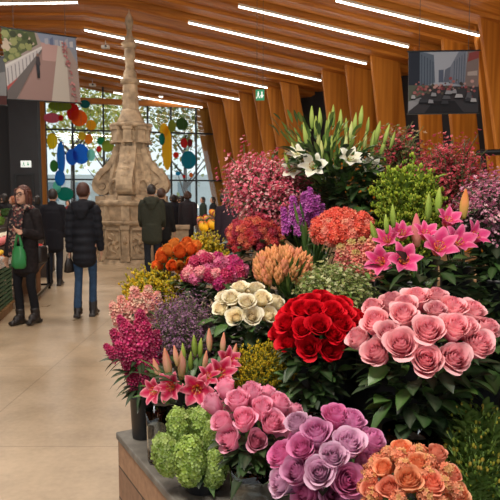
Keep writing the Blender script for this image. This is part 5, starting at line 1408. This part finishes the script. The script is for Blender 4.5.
# -------- green hydrangea heads
b = Bunch('hydrangea_bouquet', 'bunch of lime green snowball hydrangea heads at the plinth edge', A, 191, 446, 32, 34, 1.68, (.62, .11), .55, 'bucket', .085, .075, 'short black bucket under the lime green snowball heads')
hy = [head_mesh([rgb(150, 176, 74), rgb(164, 190, 90), rgb(130, 158, 60), rgb(178, 200, 116)], 70 + i, 330, fs=.15, k=4, ruff=.35, zmin=-1, core=rgb(70, 96, 36), cup=.2, el=(.62, .62, 1.1)) for i in range(3)]
for (x, y, rpx, dy) in ((190, 461, 26, -.03), (166, 455, 23, .0), (215, 468, 22, .0), (179, 427, 21, .05), (202, 424, 20, .07), (211, 437, 19, .04)):
    p = at_y(x, y, b.Y - .03 + dy)
    d = (UP * 1.6 + Vector(((x - 191) * .012, -.25, 0))).normalized(); o = b.put(hy[R.randrange(3)], 'hydrangea_head', p, d, rpx * b.k * .93); b.stem(o, p, d)
for p, n in b.dome(5, .04, .2):
    if p.y > b.C.y + .03: o = b.put(hy[0], 'hydrangea_head', p, (UP + n * .4), 20 * b.k); b.stem(o, p, n)
b.leaves(40, .06, .035, MG_ + DG, .0, .6, .7)
# -------- pink lilies in front of the plinth corner
LM = [lily_mesh(rgb(196, 16, 74), rgb(244, 160, 176), rgb(226, 150, 60), 80 + i, .95) for i in range(2)]
SM = stamen_mesh(rgb(236, 176, 120), rgb(196, 100, 30))
BP = [bud_mesh(rgb(232, 150, 120), rgb(238, 176, 152), rgb(206, 200, 130), i, .12) for i in range(2)]
BG = [bud_mesh(rgb(176, 190, 90), rgb(150, 176, 74), rgb(120, 150, 64), 5 + i, .12) for i in range(2)]
b = Bunch('lily_bouquet', 'bouquet of open deep pink lilies and peach buds above the lime green heads', A, 193, 372, 42, 34, 1.9, (.30, .13), .55, 'bucket', .165, .06, 'black bucket beneath the deep pink lilies')
for (x, y, r_, fx, fz_) in ((197, 388, 17, .05, -.12), (173, 387, 15.5, -.25, .1), (157, 391, 13.5, -.55, .05), (219, 374, 16, .35, .25), (226, 362, 14, .5, .4), (207, 378, 12, .3, .5)):
    p, n = b.surf(x, y, .05); d = (Vector((fx, -1, .25 + fz_))).normalized(); sz = r_ * b.k / .66
    p0 = p - d * sz * .2
    o = b.put(LM[R.randrange(2)], 'lily_flower', p0, d, sz); obj('stamens', SM, o); b.stem(o, p0, d)
for (x, y, lpx, lean, g) in ((162, 368, 28, -.35, 0), (170, 362, 34, -.15, 0), (181, 362, 34, .08, 0), (184, 352, 20, -.05, 1), (195, 345, 24, -.03, 1), (200, 347, 22, .06, 1), (209.5, 339, 24, .02, 0), (222, 342, 24, .12, 0), (232, 352, 22, .25, 0), (177, 355, 22, -.1, 0), (191, 360, 22, 0, 1), (204, 360, 22, .1, 0)):
    p = at_y(x, y + lpx / 2, b.Y + R.uniform(-.02, .1)); d = Vector((lean, -.1, 1)); o = b.put((BG if g else BP)[R.randrange(2)], 'lily_bud', p, d, lpx * b.k); b.stem(o, p, d)
b.leaves(70, .12, .028, DG + MG_, .1, 1.05, .9, .3, .8)
gv = at_z(157, 462, .55); make_vessel('glass', Vector((gv.x, gv.y, .551)), .04, .2, 'slim clear glass vase standing on the grey plinth top left of the green heads')
# -------- solidago
YEL = [rgb(206, 176, 30), rgb(180, 160, 34), rgb(220, 190, 60), rgb(150, 144, 40)]
SOL = [spray_meshes(YEL, 90 + i, 130, .014, .16, .45, rgb(96, 110, 38), 14, .10, True) for i in range(2)]
b = Bunch('goldenrod_bouquet', 'bushy yellow green goldenrod below the cream white roses', A, 264, 368, 34, 34, 1.95, (.52, .38), .55, 'bucket', .2, .07, 'black bucket under the goldenrod below the cream roses')
b.sprays(SOL, 46, -.5); b.leaves(60, .05, .018, MG_, .2, 1., .9); b.stalks()
# -------- purple statice cloud
PUR = [rgb(150, 96, 140), rgb(120, 76, 116), rgb(170, 120, 156), rgb(186, 150, 160)]
STA = [spray_meshes(PUR, 100 + i, 130, .0115, .17, .4, rgb(92, 98, 60), 6, .06) for i in range(3)]
b = Bunch('statice_bouquet', 'hazy mauve statice cloud between the magenta stocks and cream roses', A, 184, 322, 37, 38, 2.2, (.13, .26), .55, 'bucket', .22, .075, 'black bucket under the mauve statice cloud')
b.sprays(STA, 60, -.5, None, (.75, 1.04)); b.leaves(70, .05, .014, [rgb(96, 100, 66), rgb(70, 80, 48)], .3, 1., .9, .2, .8); b.stalks()
# -------- magenta stocks at the corner
MAG = [rgb(176, 18, 84), rgb(150, 12, 70), rgb(206, 44, 112), rgb(190, 30, 90)]
MGS = [spike_mesh(MAG, 110 + i, 60, .22, .15, .5) for i in range(3)]
b = Bunch('stock_bouquet', 'tall bunch of dark magenta stocks in black bucket on the plinth corner', A, 140, 352, 25, 44, 2.13, (.10, .075), .55, 'bucket', .185, .052, 'black bucket standing on the plinth corner')
for (x, y, lpx, lean) in ((125, 340, 26, -.4), (134, 336, 30, -.2), (146, 335, 28, .05), (153, 342, 26, .2), (131, 352, 26, -.45), (141, 347, 28, -.1), (150, 352, 26, .1), (135, 368, 26, -.35), (144, 366, 26, -.1), (152, 372, 28, .15), (139, 380, 26, -.3), (149, 383, 24, 0), (158, 360, 24, .3), (128, 326, 22, -.3), (142, 322, 24, 0), (118, 352, 20, -.6)):
    p = at_y(x, y + lpx / 2 - 4, b.Y + R.uniform(-.06, .05)); d = Vector((lean, -.35, .8)); o = b.put(MGS[R.randrange(3)], 'stock_flower', p, d, lpx * b.k); b.stem(o, p, d)
b.leaves(110, .075, .02, DG, .0, 1.0, 1.0, .4, .2)
# -------- peach stocks
PEA = [rgb(236, 166, 150), rgb(240, 186, 166), rgb(226, 140, 132), rgb(240, 204, 176)]
PES = [spike_mesh(PEA, 120 + i, 70, .24, .14, .5) for i in range(2)]
b = Bunch('stock_bouquet', 'bunch of pale peach pink stocks leaning out over the magenta ones', A, 138, 306, 22, 18, 2.3, (-.10, .42), .60, 'bucket', .22, .06, 'black bucket behind the plinth corner under pale peach stocks')
for (x, y, lpx, lean) in ((122, 315, 24, -.35), (131, 318, 24, -.2), (139, 303, 28, -.1), (147, 300, 26, .1), (154, 305, 24, .2), (144, 312, 22, 0), (128, 308, 22, -.3), (150, 314, 22, .1)):
    p = at_y(x, y + lpx / 2 - 4, b.Y + R.uniform(-.06, .06)); d = Vector((lean, -.25, .85)); o = b.put(PES[R.randrange(2)], 'stock_flower', p, d, lpx * b.k); b.stem(o, p, d)
b.leaves(60, .06, .02, DG + MG_, .2, 1.0, .9)
# -------- two yellow bunches behind
Y2 = [rgb(216, 180, 30), rgb(196, 166, 40), rgb(170, 160, 50), rgb(226, 200, 80)]
SO2 = [spray_meshes(Y2, 130 + i, 150, .0165, .2, .42, rgb(110, 120, 50), 10, .1, True) for i in range(2)]
b = Bunch('goldenrod_bouquet', 'yellow goldenrod at the outer end of the display left of the orange buttercups', A, 146, 284, 24, 20, 2.5, (-.34, .44), .60, 'bucket', .24, .06, 'black bucket under the outermost yellow goldenrod')
b.sprays(SO2, 42, -.5); b.leaves(50, .05, .02, MG_, .3, 1., .9); b.stalks()
b = Bunch('goldenrod_bouquet', 'small yellow goldenrod behind the orange buttercups near the plum coat', A, 206, 243, 17, 12, 2.9, (-.66, .60), .60, 'bucket', .28, .06, 'black bucket under the small yellow goldenrod behind')
b.sprays(SO2, 30, -.3); b.leaves(40, .05, .02, MG_, .3, 1., .9); b.stalks()
# -------- orange ranunculus
b = Bunch('buttercup_bouquet', 'round bouquet of orange globe buttercups facing the fountain', A, 181, 259, 27, 17, 2.55, (-.38, .50), .60, 'bucket', .26, .065, 'black bucket under the orange globe buttercups')
m7 = [rose_mesh(rgb(222, 90, 24), rgb(242, 134, 62), 140 + i, n=34, opening=1.0, globe=.25) for i in range(2)] + [rose_mesh(rgb(226, 130, 40), rgb(240, 166, 80), 143, n=34, globe=.25)]
L = [(162, 258), (172, 266), (181, 268, 1.1), (191, 264, 1.1), (200, 257), (168, 251), (180, 252, 1.1), (191, 250), (175, 245), (187, 244), (158, 266, .9), (196, 247)]
pts = px_pts(b, L, .025); av = [q[0] for q in pts]; pts += [(p, n, 1.) for p, n in b.dome(28, .03, -.2, av, .05)]
roses(b, m7, pts, .070, 'buttercup', up=.3, face=.4)
b.leaves(160, .07, .034, DG, -.2, .9, 1.)
# -------- pink / magenta carnations
b = Bunch('carnation_bouquet', 'mixed pink and magenta carnations between the orange buttercups and red kalanchoe', A, 217, 273, 34, 19, 2.4, (-.08, .52), .60, 'bucket', .24, .07, 'black bucket under the mixed pink carnations')
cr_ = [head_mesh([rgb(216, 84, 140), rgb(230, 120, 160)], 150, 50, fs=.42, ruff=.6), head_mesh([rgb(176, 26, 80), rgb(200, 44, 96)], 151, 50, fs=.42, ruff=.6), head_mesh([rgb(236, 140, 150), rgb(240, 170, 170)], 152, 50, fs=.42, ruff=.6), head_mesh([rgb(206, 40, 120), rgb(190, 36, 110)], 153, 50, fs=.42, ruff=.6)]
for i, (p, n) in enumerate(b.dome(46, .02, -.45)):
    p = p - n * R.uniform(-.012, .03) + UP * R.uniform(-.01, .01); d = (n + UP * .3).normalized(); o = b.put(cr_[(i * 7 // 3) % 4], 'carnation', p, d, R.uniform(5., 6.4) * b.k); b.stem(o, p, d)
b.leaves(340, .09, .034, DG, -.4, .95, 1.0, .3, .4)
# -------- peach snapdragon buds
b = Bunch('snapdragon_bouquet', 'upright peach pointed snapdragon buds above the cream roses', A, 283, 268, 27, 17, 2.3, (.20, .80), .75, 'bucket', .24, .075, 'black bucket under the peach snapdragon buds')
bs_ = [budspike_mesh(rgb(240, 160, 116), rgb(214, 176, 96), 160 + i) for i in range(2)] + [budspike_mesh(rgb(234, 140, 120), rgb(226, 180, 110), 163)]
for i, (p, n) in enumerate(b.dome(40, .0, -.35)):
    d = (UP + Vector((n.x, n.y, 0)) * .45).normalized(); q = p - d * 12 * b.k
    o = b.put(bs_[i % 3], 'snapdragon_spike', q, d, 24 * b.k); b.stem(o, q, d)
b.leaves(170, .11, .014, MG_ + [rgb(110, 130, 60)], .1, .95, .9, .1, 1.5)
# -------- red kalanchoe
b = Bunch('kalanchoe_bouquet', 'dark red and orange kalanchoe below the pink cloud bouquet', A, 254, 238, 29, 22, 2.6, (-.13, .88), .75, 'bucket', .26, .075, 'black bucket under the dark red kalanchoe')
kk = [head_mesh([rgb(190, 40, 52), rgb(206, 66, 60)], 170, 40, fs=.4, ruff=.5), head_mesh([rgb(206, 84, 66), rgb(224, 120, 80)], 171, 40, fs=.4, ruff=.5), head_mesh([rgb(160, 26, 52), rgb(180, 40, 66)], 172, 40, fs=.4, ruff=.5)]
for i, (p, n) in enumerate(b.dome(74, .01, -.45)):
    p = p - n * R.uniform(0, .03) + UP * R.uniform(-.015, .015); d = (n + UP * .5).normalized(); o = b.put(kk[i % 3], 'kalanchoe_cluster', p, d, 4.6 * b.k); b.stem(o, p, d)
b.leaves(420, .085, .036, DG, -.5, 1., 1.05)
# -------- pink cloud (gypsophila)
PNK = [rgb(226, 100, 124), rgb(236, 140, 150), rgb(206, 70, 104), rgb(246, 190, 188), rgb(190, 54, 84), rgb(236, 120, 140)]
GY = [spray_meshes(PNK, 180 + i, 150, .0135, .2, .42, rgb(86, 96, 56), 6, .07) for i in range(3)]
b = Bunch('waxflower_bouquet', 'large airy pink cloud bouquet left of the white lilies', A, 264, 190, 41, 34, 2.8, (-.33, 1.20), .95, 'bucket', .28, .09, 'black bucket under the large pink cloud bouquet')
b.sprays(GY, 90, -.25, .2, (.70, 1.10)); b.leaves(200, .07, .02, DG, .35, 1.15, .95, .3, .4); b.stalks()
for i in range(9):                                       # a looser crest on its outer side
    p = at_y(R.uniform(226, 262), R.uniform(150, 166), b.Y + R.uniform(-.05, .1)); v = p - (b.B + UP * b.vh); o = b.put(GY[i % 3][0], 'flower_spray', b.B + UP * b.vh, v, v.length); obj('blossoms', GY[i % 3][1], o)
# -------- hyacinths
HY = [rgb(190, 80, 176), rgb(170, 66, 160), rgb(214, 120, 200), rgb(150, 56, 140)]
HYS = [spike_mesh(HY, 190 + i, 70, .12, .095, .4, None, 6, .4) for i in range(3)]
b = Bunch('hyacinth_bouquet', 'upright purple hyacinths between pink cloud and coral azaleas', A, 303, 222, 18, 24, 2.45, (.12, .95), .75, 'bucket', .24, .06, 'black bucket under the purple hyacinths')
for (x, y, lpx, lean) in ((287, 220, 26, -.15), (294, 210, 28, -.05), (304, 207, 30, 0), (314, 210, 30, .08), (299, 221, 26, -.02), (309, 200, 24, .03), (319, 216, 26, .12)):
    p = at_y(x, y + lpx / 2, b.Y + R.uniform(-.05, .08)); d = Vector((lean, -.05, 1)); o = b.put(HYS[R.randrange(3)], 'hyacinth_spike', p, d, lpx * b.k); b.stem(o, p, d, .005)
b.leaves(110, .16, .016, MG_, .1, .9, .7, .05, 3.)
# -------- white lilies
LW = [lily_mesh(rgb(244, 240, 214), rgb(252, 250, 240), rgb(206, 214, 130), 200 + i, 1.0) for i in range(2)]
SW = stamen_mesh(rgb(214, 220, 150), rgb(176, 110, 40))
BW = [bud_mesh(rgb(200, 206, 120), rgb(222, 222, 150), rgb(150, 176, 84), 20 + i, .10) for i in range(2)]
BG2 = [bud_mesh(rgb(170, 186, 84), rgb(180, 196, 104), rgb(130, 160, 70), 24 + i, .095) for i in range(2)]
b = Bunch('lily_bouquet', 'tall bouquet of white lilies with many pale green buds at the top', A, 335, 160, 48, 40, 2.65, (.02, 1.45), .95, 'bucket', .3, .085, 'black bucket under the tall white lilies')
for (x, y, r_, fx, fz_) in ((313, 168, 16, -.1, .05), (349, 161, 14, .15, .35), (369, 170, 15, .25, .35), (295, 171, 14, -.5, .1), (298, 156, 12, -.3, .6)):
    p, n = b.surf(x, y, .05); d = Vector((fx, -.9, .3 + fz_)).normalized(); sz = r_ * b.k / .80; p0 = p - d * sz * .25
    o = b.put(LW[R.randrange(2)], 'lily_flower', p0, d, sz); obj('stamens', SW, o); b.stem(o, p0, d)
for i, (x, y, lpx, lean) in enumerate(((312, 118, 22, -.05), (320, 119, 22, 0), (333, 116, 22, .0), (340, 120, 20, .03), (354, 124, 22, .05), (360, 117, 22, .05), (367, 126, 18, .08), (374, 133, 26, .2), (308, 136, 28, -.2), (319, 140, 20, -.05), (327, 131, 22, 0), (334, 139, 22, .05), (298, 152, 22, -.35), (352, 137, 20, .05), (384, 134, 20, .25), (345, 144, 22, .05), (326, 150, 22, 0), (303, 145, 22, -.25), (364, 141, 20, .12), (312, 150, 20, -.1), (340, 152, 18, .05), (358, 150, 18, .1), (380, 146, 20, .3), (290, 160, 18, -.4), (316, 126, 20, -.02), (329, 122, 20, 0), (346, 128, 20, .02), (350, 132, 20, .04), (338, 131, 20, .0), (371, 140, 20, .15), (322, 150, 18, -.04), (331, 146, 20, .02), (349, 148, 18, .06), (306, 155, 18, -.2), (370, 152, 18, .2), (390, 140, 18, .3))):
    p = at_y(x, y + lpx / 2, b.Y + R.uniform(-.08, .12)); d = Vector((lean, -.02, 1)); o = b.put((BG2 if y < 128 or i % 3 else BW)[R.randrange(2)], 'lily_bud', p, d, lpx * b.k); b.stem(o, p, d)
b.leaves(620, .10, .036, MG_[:2] + DG, .3, 1.12, .82, .3, .5); b.leaves(260, .075, .017, MG_ + [rgb(110, 140, 60)], .75, 1.42, .82, .15, 1.4, 'upper_foliage')
# -------- coral azaleas
b = Bunch('azalea_bouquet', 'bright coral orange azaleas right of the purple hyacinths', A, 343, 233, 33, 23, 2.3, (.36, .94), .75, 'bucket', .26, .075, 'black bucket under the coral azaleas')
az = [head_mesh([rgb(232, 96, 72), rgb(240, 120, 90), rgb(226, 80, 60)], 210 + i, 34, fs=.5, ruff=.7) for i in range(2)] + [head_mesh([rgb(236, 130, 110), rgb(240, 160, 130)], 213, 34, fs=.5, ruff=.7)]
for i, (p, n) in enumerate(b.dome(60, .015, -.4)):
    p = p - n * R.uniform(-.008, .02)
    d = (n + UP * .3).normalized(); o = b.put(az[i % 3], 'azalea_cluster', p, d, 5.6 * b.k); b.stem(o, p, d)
b.leaves(80, .06, .024, DG, .2, 1., .95)
# -------- peach stocks on the right
b = Bunch('stock_bouquet', 'small bunch of salmon stocks between coral azaleas and large pink lilies', A, 360, 262, 18, 16, 2.13, (.52, .90), .75, 'bucket', .24, .055, 'black bucket under the salmon stocks')
sa = [spike_mesh([rgb(226, 130, 116), rgb(236, 160, 136), rgb(206, 96, 90)], 220 + i, 60, .26, .18, .5, rgb(190, 180, 100)) for i in range(2)]
for (x, y, lpx, lean) in ((344, 258, 24, -.2), (352, 254, 26, -.05), (361, 252, 26, 0), (370, 250, 26, .1), (366, 262, 26, .1), (356, 264, 24, -.05), (373, 266, 24, .2), (348, 268, 22, -.1), (363, 272, 20, .05)):
    p = at_y(x, y + lpx / 2 - 2, b.Y + R.uniform(-.04, .05)); d = Vector((lean, -.2, 1)); o = b.put(sa[R.randrange(2)], 'stock_flower', p, d, lpx * b.k); b.stem(o, p, d)
b.leaves(60, .06, .02, DG + MG_, .2, 1., .95)
# -------- pale green filler
GRN = [rgb(176, 184, 116), rgb(150, 164, 90), rgb(200, 200, 150), rgb(120, 140, 66)]
GF = [spray_meshes(GRN, 230 + i, 90, .02, .2, .4, rgb(110, 126, 62), 12, .08) for i in range(2)]
b = Bunch('filler_bouquet', 'pale green baby breath filler between peach snapdragons and red roses', A, 338, 284, 32, 30, 2.05, (.56, .66), .55, 'bucket', .3, .075, 'black bucket under the pale green filler')
b.sprays(GF, 64, -.6, .2, (.7, 1.04)); b.leaves(90, .05, .02, MG_, .3, 1.1, .95); b.stalks()
# -------- big pink lilies on the right
LP = [lily_mesh(rgb(220, 56, 124), rgb(240, 140, 176), rgb(232, 160, 90), 240 + i, .82) for i in range(2)]
b = Bunch('lily_bouquet', 'large rose pink lilies with green and orange buds above the biggest pink roses', A, 424, 250, 50, 30, 1.95, (.78, .93), .75, 'bucket', .24, .08, 'black bucket under the large rose pink lilies')
for (x, y, r_, fx, fz_) in ((403, 262, 16, -.05, .25), (382, 263, 15, -.5, .15), (438, 250, 17, .0, .55), (456, 245, 16, .25, .6), (472, 238, 14, .7, .6), (447, 223, 13, .2, .9), (402, 236, 13, -.2, .8), (388, 242, 13, -.5, .6), (425, 236, 12, 0, .9)):
    p, n = b.surf(x, y, .05); d = Vector((fx, -.9, .25 + fz_)).normalized(); sz = r_ * b.k / .6; p0 = p - d * sz * .3
    o = b.put(LP[R.randrange(2)], 'lily_flower', p0, d, sz); obj('stamens', SM, o); b.stem(o, p0, d)
PB = bud_mesh(rgb(220, 110, 120), rgb(230, 130, 140), rgb(220, 170, 130), 33, .15); OB = bud_mesh(rgb(214, 120, 60), rgb(220, 150, 90), rgb(170, 170, 80), 34, .14)
for (x, y, lpx, lean, m_) in ((417, 230, 34, -.05, PB), (428, 207, 27, .0, BG[0]), (438, 201, 27, .02, BG[1]), (463, 204, 30, .06, OB), (394, 216, 23, -.1, BG[0]), (377, 232, 25, -.3, BG[1]), (387, 224, 20, -.12, BG[0])):
    p = at_y(x, y + lpx / 2, b.Y + R.uniform(-.03, .04)); d = Vector((lean, -.03, 1)); o = b.put(m_, 'lily_bud', p, d, lpx * b.k); b.stem(o, p, d)
b.leaves(190, .10, .042, DG + MG_[:1], .0, .95, .95, .35, .4)
# -------- yellow green foliage bush
LG = [rgb(150, 166, 44), rgb(120, 146, 40), rgb(176, 186, 70), rgb(100, 126, 36)]
YG = [spray_meshes(LG, 250 + i, 190, .015, .15, .3, rgb(124, 150, 50), 40, .08, True) for i in range(2)]
b = Bunch('foliage_bouquet', 'upright yellow green foliage bunch right of the white lilies', A, 407, 194, 33, 40, 2.35, (.45, 1.22), .95, 'bucket', .22, .08, 'black bucket under the yellow green foliage')
b.sprays(YG, 76, -.7, .1, (.65, 1.05)); b.leaves(160, .05, .022, [rgb(110, 136, 44), rgb(80, 104, 36)], .2, 1.3, .95, .2, .8); b.stalks()
# -------- red pink airy flowers
RP = [rgb(206, 70, 88), rgb(190, 50, 70), rgb(226, 116, 120), rgb(170, 60, 64)]
RPM = [spray_meshes(RP, 260 + i, 80, .0155, .2, .42, rgb(90, 84, 50), 8, .06) for i in range(3)]
b = Bunch('waxflower_bouquet', 'airy red pink sprays under the city street banner', A, 445, 172, 36, 38, 2.6, (.32, 1.62), .95, 'bucket', .26, .085, 'black bucket under the airy red pink sprays')
b.sprays(RPM, 76, -.6, .1, (.6, 1.1)); b.leaves(120, .06, .022, DG, .2, 1.2, .95); b.stalks()
# -------- light pink small blooms at the right edge
LPK = [rgb(216, 130, 160), rgb(226, 160, 184), rgb(196, 100, 140), rgb(236, 190, 196)]
LPM = [spray_meshes(LPK, 270 + i, 80, .018, .2, .42, rgb(60, 80, 50), 10, .08) for i in range(2)]
b = Bunch('waxflower_bouquet', 'small lilac pink blooms at the right edge beside the pink lilies', A, 490, 205, 29, 40, 2.3, (.70, 1.45), .95, 'bucket', .24, .08, 'black bucket under the lilac pink blooms')
b.sprays(LPM, 60, -.3, .1, (.6, 1.05)); b.leaves(240, .08, .045, DG, -.1, 1.0, 1.1); b.stalks()
# -------- thin green sprays between pink cloud and white lilies
GT = [spray_meshes([rgb(120, 140, 70), rgb(150, 160, 90), rgb(176, 150, 110)], 280 + i, 50, .016, .2, .4, rgb(86, 104, 56), 10, .08) for i in range(2)]
b = Bunch('foliage_bouquet', 'thin grassy green sprays between the pink cloud and white lilies', A, 288, 172, 16, 22, 2.95, (-.35, 1.62), .95, 'bucket', .3, .06, 'black bucket under the thin grassy sprays')
b.sprays(GT, 26, -.4, .1, (.6, 1.1)); b.leaves(40, .08, .012, MG_, .2, 1.2, .9, .1, 1.5); b.stalks()
b = Bunch('foliage_bouquet', 'thin dusky sprays between white lilies and the yellow green foliage', A, 392, 142, 16, 18, 2.95, (-.05, 1.8), .95, 'bucket', .3, .06, 'black bucket under the thin dusky sprays')
b.sprays([RPM[0], GT[0]], 22, -.4, .1, (.6, 1.1)); b.stalks()
# -------- dark shrub with berries, bottom right
HB_ = [rgb(130, 130, 40), rgb(100, 116, 40), rgb(86, 110, 40), rgb(160, 140, 56)]
HBM = [spray_meshes(HB_, 290 + i, 22, .02, .2, .3, rgb(84, 112, 44), 70, .15, True) for i in range(2)]
b = Bunch('hypericum_bouquet', 'leafy dark green berry shrub at the bottom right corner', A, 478, 446, 36, 50, 1.5, (1.36, .56), .55, 'bucket', .12, .075, 'black bucket under the leafy berry shrub')
b.sprays(HBM, 70, -.7, .0, (.6, 1.05)); b.leaves(190, .045, .022, DG + MG_, .0, 1.3, 1.0); b.stalks()
# -------- dark leaves and a magenta bloom at the right edge
b = Bunch('foliage_bouquet', 'dark broad leaved greenery with magenta carnations at the right edge behind pink roses', A, 492, 318, 30, 46, 1.95, (1.0, 1.0), .75, 'bucket', .16, .07, 'black bucket under the dark broad leaved greenery')
for (x, y) in ((497, 338), (494, 350), (502, 330), (506, 345), (503, 360)):
    p, n = b.surf(x, y, .02); o = b.put(cr_[3 if y % 2 else 1], 'carnation', p, n, 6 * b.k); b.stem(o, p, n)
b.leaves(260, .09, .045, DG, .0, 1.7, 1.1, .4, .3)
b = Bunch('foliage_bouquet', 'dark leafy greenery filling behind the coral azaleas and white lilies', A, 372, 208, 34, 22, 2.55, (.22, 1.30), .95, 'bucket', .2, .07, 'black bucket under dark leafy greenery behind coral azaleas')
b.leaves(260, .09, .045, DG, .0, 1.4, 1.0, .4, .3); b.stalks()

# ================================================================== LIGHT AND CAMERA
w = bpy.data.worlds.new('sky'); sc.world = w; w.use_nodes = True
wn = w.node_tree.nodes; bg = wn['Background']; bg.inputs['Color'].default_value = (.93, .97, 1., 1); bg.inputs['Strength'].default_value = 1.35
def area(name, loc, tgt, size, power, col):
    l = bpy.data.lights.new(name, 'AREA'); l.energy = power; l.color = col; l.shape = 'RECTANGLE'; l.size, l.size_y = size
    o = bpy.data.objects.new(name, l); COL.objects.link(o); o.location = loc
    o.rotation_euler = (Vector(tgt) - Vector(loc)).to_track_quat('-Z', 'Y').to_euler(); return o
area('added_lamp', (-1.0, .6, 4.4), (.3, 2.2, .9), (2.4, .5), 230, (1, .93, .84))  # unseen key lamp added to brighten the flower display
for (x, y, z, p_) in ((-2.2, 6., 5.9, 200), (-2.6, 10.5, 5.9, 200), (-6.2, 15., 5.6, 200), (-4.5, 19.5, 5.3, 260)):
    area('added_lamp', (x, y, z), (x, y + .3, 0), (5, .4), p_, (1, .93, .84))  # unseen lamps added to carry the light of the ceiling strips
area('added_fin_lamp', (3.4, 10.6, 1.0), (2.6, 18, 4.4), (5, .3), 190, (1, .86, .66))  # unseen lamp added low in the hall to brighten the timber fins
cd = bpy.data.cameras.new('camera'); cam = bpy.data.objects.new('camera', cd); COL.objects.link(cam)
cam.location = CAM; cam.rotation_euler = (PI / 2 - TH, 0, 0); cd.sensor_width = 36; cd.lens = F / 500 * 36
cd.clip_start = .05; cd.clip_end = 200
cd.dof.use_dof = True; cd.dof.focus_distance = 2.2; cd.dof.aperture_fstop = 14.0
sc.camera = cam
sc.view_settings.view_transform = 'Standard'; sc.view_settings.look = 'None'; sc.view_settings.gamma = 1; sc.view_settings.exposure = -0.1
try:
    sc.view_settings.use_curve_mapping = False
    sc.cycles.use_denoising = True
    sc.cycles.max_bounces = 8
    sc.cycles.transparent_max_bounces = 12
    sc.cycles.sample_clamp_indirect = 6
except Exception: pass
